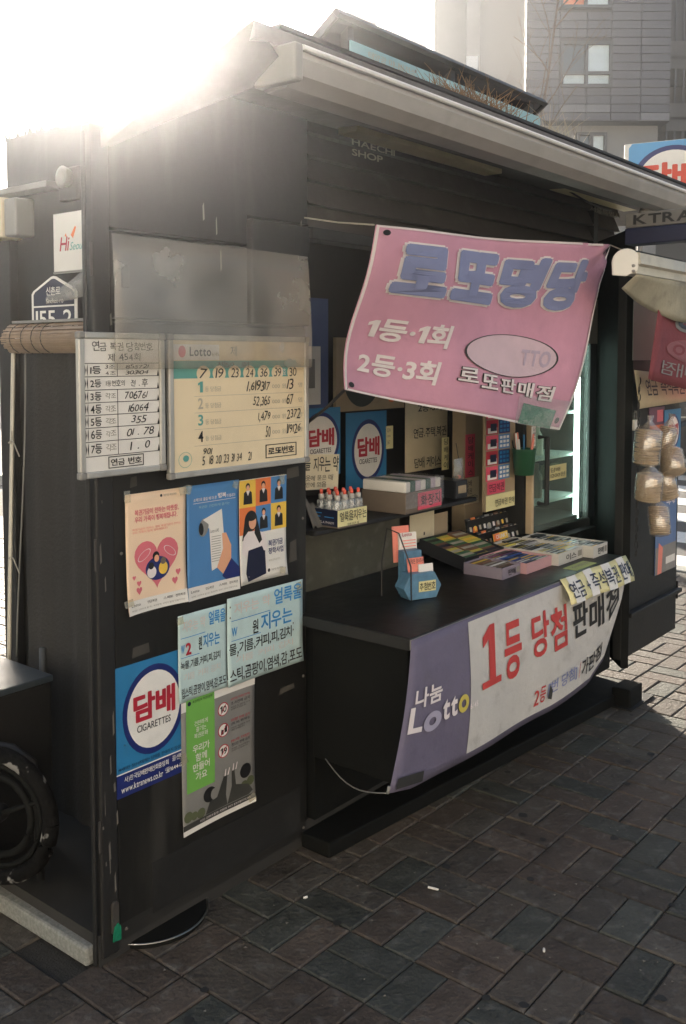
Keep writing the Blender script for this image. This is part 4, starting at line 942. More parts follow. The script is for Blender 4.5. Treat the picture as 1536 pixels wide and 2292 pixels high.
for v, t in ((0.80, '10'), (0.645, ''), (0.49, '19')):
    s.oval(0.55, v, 0.075, 0.05, RED, name='ban_ring'); s.oval(0.55, v, 0.064, 0.043, WHITE, off=0.0013, name='ban_disc')
    if t: s.text(t, 0.505, v - 0.025, 0.595, v + 0.025, INK, bold=0.02, off=0.0018)
    else: s.polys([[(0.51, v - 0.03), (0.55, v - 0.03), (0.55, v), (0.52, v + 0.01)], [(0.56, v - 0.02), (0.60, v - 0.02), (0.60, v + 0.03), (0.57, v + 0.03)]], INK, off=0.0018, name='pictogram')
    s.poly([(0.503, v - 0.034), (0.513, v - 0.036), (0.597, v + 0.034), (0.587, v + 0.036)], RED, off=0.0022, name='ban_bar')
for v, r_, k_, g_ in ((0.80, '10만원(구매상한액)', '초과판매 금지', '복권은 1인 10만원 초과\n판매하지 않습니다'), (0.645, '비대면 판매 금지', '(전화, SNS, 계좌거래 등)', '건전한 복권문화 하게\n대면 판매합니다'), (0.49, '19세 미만', '청소년 판매 금지', '복권은 청소년에게는\n판매하지 않습니다')):
    s.text(r_, 0.66, v + 0.035, 0.93, v + 0.058, RED, off=0.0012); s.text(k_, 0.66, v + 0.005, 0.93, v + 0.03, INK, bold=0.005, off=0.0012); s.text(g_, 0.66, v - 0.035, 0.93, v - 0.005, GREYD, off=0.0012)
LEAF = mat('printed olive foliage', '596044', 0.6, var=0.3, scale=12)
rr = random.Random(2)
for c_ in ((0.07, 0.125), (0.15, 0.115), (0.24, 0.11), (0.84, 0.165), (0.93, 0.18)): s.oval(*c_, rr.uniform(.045, .06), rr.uniform(.03, .04), LEAF, off=0.0012, name='printed_foliage', n=11)
s.oval(0.36, 0.215, 0.085, 0.055, INK, off=0.0014, name='hair'); s.oval(0.42, 0.205, 0.045, 0.04, GREYP, off=0.0016, name='face'); s.poly([(0.30, 0.08), (0.36, 0.16), (0.46, 0.17), (0.55, 0.30), (0.60, 0.30), (0.58, 0.16), (0.60, 0.08)], GREYD, off=0.0013, name='figure')
s.oval(0.86, 0.27, 0.08, 0.055, INK, off=0.0014, name='hair'); s.poly([(0.60, 0.08), (0.66, 0.20), (0.66, 0.32), (0.70, 0.32), (0.72, 0.20), (0.90, 0.16), (0.96, 0.10), (0.9, 0.08)], GREYD, off=0.0013, name='figure')
for (x, y) in ((0.57, 0.33), (0.68, 0.345)):
    for k in range(4): s.poly([(x - 0.03 + k * 0.02, y - 0.03), (x - 0.015 + k * 0.02, y - 0.03), (x - 0.01 + k * 0.025, y + 0.02), (x - 0.02 + k * 0.025, y + 0.02)], OFFW if k % 2 else GREYP, off=0.0015, name='printed_finger')
s.text('복권은 건전하게 즐기는 복권문화 우리가 함께 만들어가요 19세', 0.22, 0.047, 0.92, 0.064, OFFW, off=0.0014)
# metal plate under the door
c = kz(335, 2085, 0.03)
pb = thing('round_base', 'flat round dark base with a bright steel rim under the door leaf', 'base', K @ T(0.20, 0.075, 0.0))
MB().lathe([(0.02, 0.0), (0.138, 0.0), (0.138, 0.014), (0.133, 0.016), (0.02, 0.017)], 48).build('disc', CLOTH, pb)
MB().tube([(0.140 * math.cos(2 * math.pi * i / 60), 0.140 * math.sin(2 * math.pi * i / 60), 0.014) for i in range(61)], 0.0022, 8, cap=False).build('rim', CHROME, pb, smooth=True)

# ================================================================== UNDER THE EAVE
for i, (tl, br, lab) in enumerate((((798, 256), (1106, 388), 'long yellowed tube lamp casing under the eave, nearest of the lamps'), ((1262, 402), (1416, 470), 'short yellowed lamp casing at the right end of the eave'))):
    a, b = fr(*tl, -0.05), fr(br[0], br[1], -0.05)
    t = thing('tube_lamp', lab, 'lamp', K @ T(a.x, -0.05, b.z), group='tube lamps under the eave'); wd = b.x - a.x
    MB().box(0, wd, 0.0, 0.045, 0.024, 0.075).build('casing', FIXT, t, bevel=0.004)
    MB().prism([(-0.02, 0.0), (wd + 0.02, 0.0), (wd + 0.02, 0.022), (-0.02, 0.022)], -0.02, 0.048).build('reflector', FIXT, t, bevel=0.003)
    MB().box(0.05, 0.14, -0.003, -0.0005, 0.034, 0.054).build('sticker', CARD, t)
# pink banner
c00, c10, c01, c11 = fr(772, 872, -0.17), fr(1255, 962, -0.24), fr(838, 503, -0.27), fr(1366, 548, -0.30)
def pinkf(u, v):
    p = c00 * (1 - u) * (1 - v) + c10 * u * (1 - v) + c01 * (1 - u) * v + c11 * u * v
    sag = 0.012 * math.sin(math.pi * u) * (1 if v > 0.5 else 1) * (v - 0.3)
    return (p.x, p.y + 0.016 * math.sin(u * 9 + v * 4) + 0.009 * math.sin(v * 7 - u * 3) + 0.010 * math.exp(-((u - 1) ** 2 + (v - 1) ** 2) * 40) * math.sin((u - v) * 40), p.z - sag - 0.010 * math.sin(math.pi * u) * (1 - v))
s = curved('pink_banner', 'pale pink lottery shop banner tied slanting under the eave', 'banner', pinkf, PINK, 56, 32)
for off, b_, m_ in ((0.003, 0.098, OFFW), (0.007, 0.062, BLUEG)):
    for k_, ch_ in enumerate('로또명당'): s.text(ch_, (0.075, 0.28, 0.50, 0.71)[k_], 0.635, (0.245, 0.47, 0.675, 0.875)[k_], 0.895, m_, bold=b_, off=off, shear=0.0)
s.text('1등·1회', 0.05, 0.34, 0.335, 0.475, OFFW, bold=0.03, off=0.004, shear=0.05); s.text('2등·3회', 0.045, 0.125, 0.325, 0.262, OFFW, bold=0.03, off=0.004, shear=0.05)
s.oval(0.64, 0.355, 0.236, 0.118, GREYD, off=0.004, name='oval_line', inner=0.965)
q = MB(); q.add([s.at(0.64, 0.355, 0.0035)] + [s.at(0.64 + 0.230 * k / 6 * math.cos(t * math.pi / 20), 0.355 + 0.113 * k / 6 * math.sin(t * math.pi / 20), 0.0035) for k in range(1, 7) for t in range(40)], [(0, 1 + t, 1 + (t + 1) % 40) for t in range(40)] + [(1 + (k - 1) * 40 + t, 1 + k * 40 + t, 1 + k * 40 + (t + 1) % 40, 1 + (k - 1) * 40 + (t + 1) % 40) for k in range(1, 6) for t in range(40)])
q.build('oval_print', mat('pale pink oval', 'dcc3cd', 0.7), s.o); s.text('TTO', 0.70, 0.31, 0.84, 0.40, BLUEF, bold=0.03, off=0.006)
for i, ch_ in enumerate('로또판매점'):
    u, v = 0.395 + i * 0.104, 0.165 - 0.006 * i + (0.015 if i == 0 else 0)
    s.text(ch_, u, v - 0.005, u + 0.088, v + 0.075, GREYD, bold=0.05, off=0.003); s.text(ch_, u, v - 0.005, u + 0.088, v + 0.075, OFFW, bold=0.022, off=0.006)
for (u0, v0, u1, v1) in ((0, 0, 0.008, 1), (0.992, 0, 1, 1), (0, 0, 1, 0.012), (0, 0.988, 1, 1)): s.rect(u0, v0, u1, v1, OFFW, off=0.0022, name='hem', n=14)
for (u, v) in ((0.03, 0.96), (0.975, 0.965), (0.025, 0.04), (0.965, 0.045)): s.oval(u, v, 0.011, 0.017, INK, off=0.003, name='eyelet', n=16)
s.poly([(0.745, 0.0), (0.945, 0.0), (0.94, 0.095), (0.755, 0.11)], GREENT, off=0.005, name='green_tape')
s.rect(0.72, -0.005, 0.99, 0.15, WRAP, off=0.007, name='clear_tape')
w0, w1 = fr(690, 945, -0.01), fr(776, 868, -0.17)
q = MB(); q.tube([(w0.x, -0.01, w0.z), ((w0.x + w1.x) / 2, -0.09, (w0.z + w1.z) / 2 - 0.006), (w1.x, -0.17, w1.z)], 0.0045, 6); tag(q.build('banner_cord', WIRE, M=K), 'dark cord tying the lower left corner of the pink banner', 'cord')
w0, w1 = fr(682, 487, -0.03), c01
q = MB(); q.tube([(w0.x, -0.03, w0.z), ((w0.x + w1.x) / 2, -0.15, (w0.z + w1.z) / 2 - 0.004), (w1.x, w1.y, w1.z)], 0.0025, 5); tag(q.build('banner_cord', ROPE, M=K), 'pale cord at the upper left corner of the pink banner', 'cord')
w0, w1 = c11, fr(1400, 562, -0.40)
q = MB(); q.tube([c11, w1], 0.0025, 5); tag(q.build('banner_cord', ROPE, M=K), 'short cord from the pink banner to the awning end', 'cord')

# ================================================================== INSIDE THE KIOSK
s = ksheet('tobacco_sign', 'torn tobacco sign half hidden behind the door leaf edge', 'sign', (640, 918), (762, 1060), 0.22, BLUE)
tobacco(s, 0.62, 0.52, 0.36, 0.42)
s = ksheet('tobacco_sign', 'clean blue tobacco sign on the inner wall above the bottles', 'sign', (775, 925), (865, 1083), 0.35, BLUE)
tobacco(s, 0.53, 0.49, 0.40, 0.41)
s = ksheet('wall_calendar', 'blue wall calendar with a white sheet beside the door leaf', 'calendar', (680, 665), (735, 948), 0.30, mat('dull blue card', '4c5f8c', 0.6), th=0.004)
s.rect(0.1, 0.16, 0.66, 0.62, PAPER, off=0.002, name='page'); s.rect(0.15, 0.29, 0.42, 0.52, GREYP, off=0.003, name='picture')
s = ksheet('framed_panel', 'beige framed panel with a dark oval behind the pink banner', 'panel', (752, 755), (905, 912), 0.34, TAN, th=0.012)
s.oval(0.36, 0.45, 0.26, 0.40, mat('dark green oval', '2f3a36', 0.4), name='oval_print'); s.oval(0.80, 0.14, 0.05, 0.05, PORA, name='mark', n=10)
s = ksheet('small_note', 'small cream note right of the inner tobacco sign', 'note', (864, 954), (880, 1003), 0.35, YELP)
s.text('1234\n===\n567', 0.15, 0.2, 0.6, 0.9, INKG)
s = ksheet('price_list', 'tall cream handwritten list of lottery prizes on the inner wall', 'note', (908, 872), (1001, 1044), 0.36, PAPER2)
s.text('2등-3회', 0.28, 0.72, 0.84, 0.82, INK, jit=0.1, bold=0.008); s.text('연금.주택.복권', 0.18, 0.40, 0.97, 0.53, INK, jit=0.1, bold=0.008); s.text('담배 케이스', 0.20, 0.03, 0.84, 0.17, INK, jit=0.1, bold=0.008)
s = ksheet('strip_note', 'narrow yellow strip note beside the tall list', 'note', (990, 980), (1005, 1050), 0.30, YELP)
s.text('담\n배\n케\n이', 0.2, 0.03, 0.85, 0.97, INK, jit=0.1)
s = ksheet('strip_note', 'tall pink strip note on the tan post', 'note', (1043, 973), (1063, 1066), 0.196, PINKP)
s.text('담\n배\n케\n이\n스', 0.2, 0.06, 0.8, 0.94, INK, jit=0.12)
s = ksheet('small_note', 'white handwritten note under the pink strip on the tan post', 'note', (1040, 1072), (1072, 1124), 0.196, PAPER2)
s.text('담배\n복권\n판매하는', 0.08, 0.1, 0.92, 0.92, INK, jit=0.12)
s = ksheet('shelf_note', 'cream stain remover note hanging above the bottles', 'note', (660, 1018), (757, 1083), 0.10, PAPER2, rot=-4)
s.text('을 지우는 약', 0.20, 0.50, 0.98, 0.95, INK, jit=0.1, bold=0.01); s.text('옷에 묻은 때\n안에 있음', 0.22, 0.06, 0.86, 0.42, INK, jit=0.12)
a, b = fr(1087, 905, 0.05), fr(1152, 1130, 0.05)
s = flat('ticket_display', 'tan board of red and blue scratch ticket cards by the cooler', 'display', K @ T(a.x, 0.05, b.z), b.x - a.x, a.z - b.z, TAN, th=0.01)
for k in range(5):
    v = 0.86 - k * 0.145
    s.rect(0.02, v, 0.40, v + 0.135, PINKP if k % 2 == 0 else RED, off=0.002, name='ticket'); s.rect(0.06, v + 0.01, 0.36, v + 0.06, PAPER, off=0.003, name='ticket_panel'); s.rect(0.14, v + 0.03, 0.34, v + 0.10, NAVYD, off=0.004, name='ticket_grid')
    s.rect(0.43, v, 0.80, v + 0.135, NAVY if k % 2 else POSTB, off=0.002, name='ticket'); s.rects([(0.46 + (j % 3) * 0.11, v + 0.015 + (j // 3) * 0.04, 0.54 + (j % 3) * 0.11, v + 0.04 + (j // 3) * 0.04) for j in range(9)], BLUE if k % 2 else PAPER, off=0.003, name='ticket_grid')
s.rect(0.04, 0.155, 0.62, 0.275, PINKP, off=0.005, name='pink_note'); s.text('연금복권', 0.08, 0.175, 0.58, 0.255, INK, jit=0.1, off=0.007); s.rect(0.02, 0.0, 0.98, 0.145, YELP, off=0.003, name='yellow_note'); s.text('연금복권 판매', 0.3, 0.03, 0.95, 0.1, INK, jit=0.1, off=0.005)
# green pen cup with straws
c0, c1 = fr(1160, 1065, 0.0), fr(1186, 1065, 0.0)
r_ = (c1.x - c0.x) / 2
cup = thing('pen_cup', 'green plastic cup of pens hanging beside the scratch tickets', 'cup', K @ T((c0.x + c1.x) / 2, 0.0, c0.z))
MB().lathe([(r_ * 0.8, 0), (r_, 0.11), (r_ * 1.08, 0.112), (r_ * 0.98, 0.105)], 18).build('cup', mat('green plastic', '35684a', 0.35, var=0.1), cup, smooth=True)
rr = random.Random(4)
for k in range(9):
    t = rr.uniform(0, 6.28); x, y = math.cos(t) * r_ * 0.6, math.sin(t) * r_ * 0.6
    MB().tube([(x * 0.7, y * 0.7, 0.02), (x * 1.3, y * 1.3, 0.15 + rr.uniform(0, 0.03))], 0.004, 6).build('pen', rr.choice((PAPER, PLASG, SALM, BLUE)), cup)
MB().tube([(0, r_, 0.11), (0, r_ + 0.012, 0.16), (0, r_ + 0.016, 0.2)], 0.003, 5).build('hook', WIRE, cup)
s = ksheet('strip_note', 'narrow white strip note beside the cooler handle', 'note', (1191, 955), (1199, 998), -0.012, PAPER)
s.text('담\n배\n주\n문', 0.2, 0.05, 0.85, 0.95, INK, jit=0.1)
# drinks cooler
x0, x1 = fr(1190, 960, 0.0).x, fr(1341, 960, 0.0).x
co = thing('drinks_cooler', 'tall glass door drinks cooler with a lit tube inside', 'cooler', K @ T(x0, 0.0, 0.785)); CW, CH = x1 - x0, 1.10
MB().box(0.01, CW - 0.01, 0.40, 0.43, 0, CH).build('back', mat('pale cooler liner', 'd3ddd6', 0.5), co)
MB().box(-0.01, 0.01, 0.025, 0.43, 0, CH).build('side', BLACK2, co); MB().box(CW - 0.012, CW + 0.012, 0.025, 0.43, 0, CH).build('side', BLACK2, co)
MB().box(0.01, CW - 0.012, 0.025, 0.43, CH - 0.02, CH).build('top', BLACK2, co); MB().box(0.01, CW - 0.012, 0.025, 0.43, 0, 0.02).build('bottom', BLACK2, co)
MB().box(0, 0.016, -0.006, 0.022, 0, CH).build('door_frame', BEIGE, co, bevel=0.003); MB().box(CW - 0.02, CW, -0.006, 0.022, 0, CH).build('door_frame', BEIGE, co, bevel=0.003)
MB().box(0.028, CW - 0.02, -0.005, 0.022, CH - 0.05, CH).build('door_frame', BEIGE, co, bevel=0.003)
MB().box(CW - 0.10, CW - 0.021, -0.003, 0.02, 0.0, CH - 0.05).build('gasket', WIRE, co)
MB().box(0.028, CW - 0.10, 0.006, 0.010, 0, CH - 0.05).build('glass', GLASS, co)
CSH = mat('white wire shelf', 'd5ddd8', 0.5)
for z in (0.10, 0.30, 0.50, 0.72): MB().box(0.02, CW - 0.02, 0.05, 0.38, z, z + 0.012).build('shelf', CSH, co)
MB().tube([(CW - 0.135, 0.035, 0.0), (CW - 0.135, 0.035, 0.83)], 0.011, 16).build('tube_light', glow('cool white tube', (0.88, 1.0, 0.96), 3.0), co)
q = MB(); q.tube([(0.05, -0.004, 0.13), (0.05, -0.04, 0.13), (0.05, -0.04, 0.42), (0.05, -0.004, 0.42)], 0.010, 8); q.build('handle', BLACK2, co)
sg = MB().box(CW - 0.24, CW - 0.022, -0.009, -0.0055, 0.83, CH - 0.06).build('header_sheet', mat('dull grey card', '8f8c82', 0.6, var=0.2), co)
sg2 = Sheet(co, lambda u, v: (u * CW, -0.006, v * CH)); sg2.rect(0.20, 0.20, 0.46, 0.26, YELP, off=0.004, name='price_note'); sg2.text('담배\n1200원', 0.23, 0.21, 0.43, 0.25, INK, off=0.006)
rr = random.Random(21)
for sx, sz, n_ in ((0.06, 0.512, 4), (0.05, 0.312, 5), (0.05, 0.732, 3), (0.05, 0.112, 5)):
    for k in range(n_):
        m_ = rr.choice((BLUE, mat('amber drink', '8a5a34', 0.2), mat('green drink', '4c7a55', 0.2), PAPER, CARD)); h_ = rr.uniform(0.10, 0.16)
        M_ = K @ T(x0 + sx + k * 0.075, 0.14 + rr.uniform(-0.02, 0.04), 0.785 + sz)
        o = MB().lathe([(0.024, 0), (0.026, 0.01), (0.026, h_ * 0.6), (0.012, h_ * 0.82), (0.012, h_)], 14).build('drink_bottle', m_, M=M_, smooth=True)
        tag(o, ORD[k] + ' drink bottle from the left on the ' + {0.112: 'lowest', 0.312: 'second lowest', 0.512: 'third', 0.732: 'highest'}[sz] + ' shelf inside the lit cooler', 'bottle', 'drinks in the cooler')

# ------------------------------------------------------------------ goods on the shelf and counter
def pxframe(z, b, c, a):
    B, Cc, A_ = on_z(*b, z), on_z(*c, z), on_z(*a, z); d = Cc - B; wd = d.length; d.normalize(); n = Vector((-d.y, d.x, 0))
    return Matrix.Translation(B) @ Matrix.Rotation(math.atan2(d.y, d.x), 4, 'Z'), wd, max(0.05, (A_ - B).dot(n))
SZ, CZ = 1.001, CT + 0.001; SC = Matrix.Scale(1.16, 4)
M_, wd, dp = pxframe(SZ, (757, 1184), (845, 1166), (706, 1172)); dp = 0.10; wd = 0.125; M_ = M_ @ SC
ca = thing('bottle_carton', 'open carton of small bottles with a yellow handwritten front on the shelf', 'carton', M_)
MB().box(0, wd, 0, dp, 0, 0.004).build('bottom', CARD, ca)
MB().box(0, wd, 0, 0.002, 0.004, 0.05).build('front', YELP, ca); MB().box(0, wd, dp - 0.002, dp, 0.004, 0.05).build('back', NAVYD, ca)
MB().box(0, 0.002, 0.002, dp - 0.002, 0.004, 0.05).build('side', NAVYD, ca); MB().box(wd - 0.002, wd, 0.002, dp - 0.002, 0.004, 0.05).build('side', NAVYD, ca)
s_ = Sheet(ca, lambda u, v: (u * wd, 0, v * 0.05)); s_.text('얼룩을지우는', 0.05, 0.32, 0.97, 0.92, INK, jit=0.08, bold=0.008); s_.text('옷에 묻은 때', 0.3, 0.06, 0.7, 0.24, INK, jit=0.1)
s_ = Sheet(ca, lambda u, v: (-0.0, (1 - u) * dp, v * 0.05)); s_.text('DONG-A PHARM', 0.12, 0.20, 0.85, 0.34, OFFW, off=0.001); s_.rects([(0.15, 0.55, 0.35, 0.6), (0.5, 0.55, 0.85, 0.6), (0.15, 0.75, 0.4, 0.8)], SKYB, off=0.001)
BOT = film('clear bottle plastic', (0.93, 0.95, 0.95), 0.30, 0.1, 0.10); LIQ = mat('clear liquid', 'c9cfcd', 0.1, var=0.05)
CAPR = mat('coral cap tip', 'e0604f', 0.4); CAPG = mat('grey cap', 'b9b6b0', 0.4)
proto = None; nb = 0
for r_ in range(3):
    for k in range(4):
        if r_ == 2 and k == 3: continue
        Mb = M_ @ T(0.018 + k * 0.030 + rr.uniform(-.001, .001), 0.018 + r_ * 0.030, 0.004)
        if proto is None:
            proto = thing('stain_bottle', 'clear stain remover bottle with a coral tip in the open carton', 'bottle', Mb, 'stain remover bottles in the carton')
            MB().lathe([(0.012, 0), (0.0135, 0.003), (0.0135, 0.062), (0.0125, 0.068), (0.007, 0.073)], 14).build('body', BOT, proto, smooth=True)
            MB().lathe([(0.0075, 0.072), (0.0085, 0.073), (0.0085, 0.084), (0.006, 0.086)], 16).build('cap', CAPG, proto, smooth=True)
            MB().lathe([(0.005, 0.086), (0.005, 0.096), (0.0035, 0.099)], 10).build('tip', CAPR, proto, smooth=True)
            MB().box(-0.009, 0.009, -0.0148, -0.0138, 0.012, 0.042).build('label_sticker', PAPER, proto)
            MB().box(-0.008, 0.006, -0.0152, -0.0149, 0.034, 0.040).build('label_print', SALM, proto)
        else:
            o = copy_tree(proto); o.matrix_world = Mb
        nb += 1; bo_ = proto if nb == 1 else o; bo_['label'] = ORD[k] + ' coral tipped clear bottle from the left, ' + ('front', 'middle', 'rear')[r_] + ' row of the bottle carton'
M_, wd, dp = pxframe(SZ, (908, 1153), (1010, 1129), (826, 1128)); wd, dp = min(wd, 0.24), min(dp, 0.19)
tb = thing('tissue_carton', 'wrapped carton of tissue packs with a pink handwritten sign on the shelf', 'carton', M_)
MB().box(0, wd, 0, dp, 0, 0.075).build('carton', CARD, tb, bevel=0.003)
nst = 7
for k in range(nst): MB().box(0.002 + k * (wd - 0.004) / nst + 0.001, 0.002 + (k + 1) * (wd - 0.004) / nst - 0.001, 0.002, dp - 0.002, 0.0755, 0.112 + rr.uniform(-.003, .003)).build('tissue_pack', (PAPER, mat('dark green print', '2d5c48', 0.5), mat('pale violet print', 'c9bcc9', 0.5))[k % 3], tb, bevel=0.004)
MB().box(wd * 0.32, wd * 0.97, -0.0035, -0.001, 0.008, 0.068).build('sign_card', PINKP, tb)
s_ = Sheet(tb, lambda u, v: (u * wd, -0.0035, v * 0.112)); s_.text('화장지', 0.38, 0.15, 0.92, 0.54, INK, jit=0.1, bold=0.01)
q = MB(); q.grid(lambda u, v: (-0.004 + u * (wd + 0.008), -0.006 - 0.002 * math.sin(u * 31), 0.02 + 0.097 * v), 10, 1); q.grid(lambda u, v: (-0.004 + u * (wd + 0.008), -0.006 + v * dp, 0.117 + 0.002 * math.sin(u * 23 + v * 9)), 10, 4); q.build('clear_wrap', WRAP, tb, smooth=True)

WCAR = mat('white printed carton', 'c8c6bf', 0.6, var=0.1); PCAR = mat('pale pink carton', 'c79b9e', 0.6, var=0.1); BCAR = mat('violet grey carton', '8c8390', 0.6, var=0.1)
BRN = mat('brown pack', '7a5b48', 0.5); GRNP = mat('green pack', '3c6b4c', 0.4); BLUP = mat('deep blue pack', '2d4d8c', 0.35); MAGP = mat('plum pack', '6d3f5c', 0.4); YEL2 = mat('lemon pack', 'cdbf5a', 0.5); SLV = mat('silver pack', 'a9abad', 0.3, 0.3); DKP = mat('dark pack', '2a2c30', 0.35); INKP = mat('white pack', 'd8d8d4', 0.4); AQP = mat('aqua pack', '6fa7b5', 0.4)
s = ksheet('white_card', 'blank cream card propped on the olive upstand behind the slip stand', 'card', (918, 1150), (972, 1205), 0.135, PAPER2); s.rect(0.55, 0.2, 0.6, 0.3, INK, name='mark')
s = ksheet('brown_card', 'brown card leaning right of the blank cream card', 'card', (968, 1152), (1002, 1215), 0.138, TAN)
c = fr(1026, 1088, 0.05); pb_ = thing('snack_packet', 'clear crinkled packet hanging right of the tissue carton', 'packet', K @ T(c.x, 0.05, c.z))
q = MB(); q.grid(lambda u, v: ((u - 0.5) * 0.06, -0.012 * math.sin(math.pi * u) * math.sin(math.pi * v) - 0.003 * math.sin(u * 20 + v * 11), v * 0.11), 10, 10); q.grid(lambda u, v: ((0.5 - u) * 0.06, 0.010 * math.sin(math.pi * u) * math.sin(math.pi * v), v * 0.11), 6, 6); q.build('wrapper', WRAP, pb_, smooth=True)
for k in range(5): MB().lathe([(0.004, 0), (0.010, 0.004), (0.010, 0.010), (0.004, 0.014)], 10, T(-0.015 + (k % 3) * 0.015, 0, 0.01 + (k // 3) * 0.02)).build('sweet', CARD if k % 2 else SALM, pb_, smooth=True)
MB().tube([(0, 0, 0.11), (0, 0.01, 0.17)], 0.0015, 5).build('string', WIRE, pb_)
bx_ = thing('small_carton', 'small dark printed carton at the right end of the shelf', 'carton', K @ T(1.47, 0.02, SZ)); MB().box(0, 0.07, 0, 0.09, 0, 0.07).build('carton', DKP, bx_, bevel=0.002); MB().box(0.01, 0.06, -0.001, -0.0003, 0.02, 0.05).build('printed_panel', TAN, bx_)
c = fr(700, 1165, 0.06); q = MB(); q.grid(lambda u, v: (c.x - 0.03 + 0.07 * u, 0.03 + 0.04 * v, SZ + 0.10 * v * (1 - 0.5 * u) + 0.008 * math.sin(u * 12)), 8, 6); o = q.build('grey_rag', mat('grey rag', '6b6a66', 0.9, var=0.2), M=K, smooth=True); o.modifiers.new('thickness', 'SOLIDIFY').thickness = 0.003; tag(o, 'crumpled grey rag left of the bottle carton on the shelf', 'rag')
def tray(name, label, x0, x1, y0, y1, h, m, n, packs, plabel, rowsn=1, tilt=0.0, front=None, z=CZ):
    M_ = K @ T(x0, y0, z) @ RX(tilt); wd, dp = x1 - x0, y1 - y0
    t = thing(name, label, 'carton', M_); w_ = 0.0022
    MB().box(0, wd, 0, dp, 0, 0.003).build('bottom', m, t); MB().box(0, wd, 0, w_, 0.003, h).build('front', m, t); MB().box(0, wd, dp - w_, dp, 0.003, h).build('back', m, t)
    MB().box(0, w_, w_, dp - w_, 0.003, h).build('side', m, t); MB().box(wd - w_, wd, w_, dp - w_, 0.003, h).build('side', m, t)
    if front:
        s_ = Sheet(t, lambda u, v: (u * wd, 0, v * h)); s_.text(front, 0.3, 0.2, 0.72, 0.75, INK, bold=0.02, off=0.0008)
        s_.rect(0.78, 0.25, 0.95, 0.75, INKG, off=0.0007, name='print')
    rl = random.Random(name + str(x0))
    for r_ in range(rowsn):
        a_, b_ = w_ + (wd - 2 * w_) * r_ / rowsn, w_ + (wd - 2 * w_) * (r_ + 1) / rowsn
        for k in range(n):
            c_, d_ = w_ + (dp - 2 * w_) * k / n, w_ + (dp - 2 * w_) * (k + 1) / n
            pm = packs[(k + r_) % len(packs)] if len(packs) < 4 else rl.choice(packs)
            hh = h - rl.uniform(0.002, 0.010)
            pk = MB().box(a_ + 0.0006, b_ - 0.0006, c_ + 0.0006, d_ - 0.0006, 0.004, hh).build('pack', pm, M=M_)
            tag(pk, ORD[k] + ' pack from the front' + ('' if rowsn == 1 else ', ' + (('left row', 'right row') if rowsn == 2 else ('left column', 'middle column', 'right column'))[r_]) + ', in ' + plabel.split(' in ')[-1], 'pack', 'packs in ' + plabel.split(' in ')[-1])
            MB().box(a_ + 0.004, b_ - 0.004, c_ + (d_ - c_) * 0.3, c_ + (d_ - c_) * 0.62, hh + 0.0003, hh + 0.0008).build('printed_stripe', rl.choice((PAPER, NAVYD, PYEL, INK, INKL)), pk)
    return t
tray('brown_tray', 'open violet carton of brown packs at the front left of the tray row', 1.35, 1.464, -0.225, -0.085, 0.042, BCAR, 4, (BRN, CARD, BRN), 'brown pack in the violet carton', 1, front='판매')
tray('pink_tray', 'open pale pink carton of blue and plum packs, second in the tray row', 1.468, 1.639, -0.245, -0.07, 0.040, PCAR, 8, (MAGP, GRNP, BLUP, BLUP), 'blue or plum pack in the pale pink carton', 2)
tray('white_tray', 'open white carton of silver and yellow packs, third in the tray row', 1.643, 1.826, -0.268, 0.0, 0.046, WCAR, 14, (SLV, DKP, SLV, YEL2, INKP), 'slim silver or yellow pack in the third carton', 2, front='이스')
tray('white_tray', 'open white carton of dark packs at the right end of the tray row', 1.83, 1.944, -0.305, -0.03, 0.048, WCAR, 14, (DKP, SLV, DKP, SLV, INKP), 'slim dark pack in the right end carton', 2, front='판매')
tray('display_tray', 'tilted black display carton of green, yellow and brown cards', 1.385, 1.635, -0.06, 0.125, 0.05, DKP, 4, (GRNP, YEL2, BRN), 'printed card pack in the tilted black carton', 3, tilt=13)
# gum rack: stepped display of bars
M_ = K @ T(1.655, 0.012, CZ)
gk = thing('gum_rack', 'black stepped rack of gum and chocolate bars before the cooler', 'rack', M_)
MB().prism([(0, 0), (0.30, 0), (0.30, 0.02), (0, 0.02)], 0, 0.12).build('base', BLACK2, gk)
for k in range(2): MB().box(0, 0.30, 0.035 + k * 0.045, 0.04 + k * 0.045, 0.02, 0.075 + k * 0.05).build('step', BLACK2, gk)
for k in range(9):
    for r_ in range(2):
        m_ = (DKP, PORA, BLACK2, DKP, SLV, DKP, BRN, DKP, BLACK2)[k]
        bM = M_ @ T(0.008 + k * 0.032, 0.030 + r_ * 0.045, 0.022 + r_ * 0.05) @ RX(-14)
        pk = MB().box(0, 0.028, 0, 0.010, 0, 0.062).build('candy_bar', m_, M=bM, bevel=0.002)
        tag(pk, ORD[k] + ' candy bar from the left, ' + ('front', 'rear')[r_] + ' row of the black stepped rack', 'candy bar', 'bars in the stepped rack')
        s_ = Sheet(pk, lambda u, v: (u * 0.028, 0, v * 0.062)); s_.rect(0.25, 0.12, 0.75, 0.88, (OFFW, PAPER, PYEL)[(k + r_) % 3] if k % 2 else INKL, off=0.0006, name='wrapper_print')
# lighters
for k in range(7):
    p = kz(1004 + k * 6, 1196, CZ)
    lt = thing('lighter', 'coloured lighter standing in the row left of the stepped rack', 'lighter', K @ T(1.535 + k * 0.016, 0.14, CZ), 'row of lighters'); lt['label'] = ('red', 'orange', 'green', 'blue', 'navy', 'brown', 'black')[k] + ' lighter standing in the row left of the stepped rack'
    MB().box(-0.006, 0.006, -0.004, 0.004, 0, 0.058).build('body', (RED, PORA, GRNP, BLUP, NAVYD, CARD, DKP)[k], lt, bevel=0.002); MB().box(-0.005, 0.005, -0.0035, 0.0035, 0.0585, 0.074).build('cap', CHROME, lt)
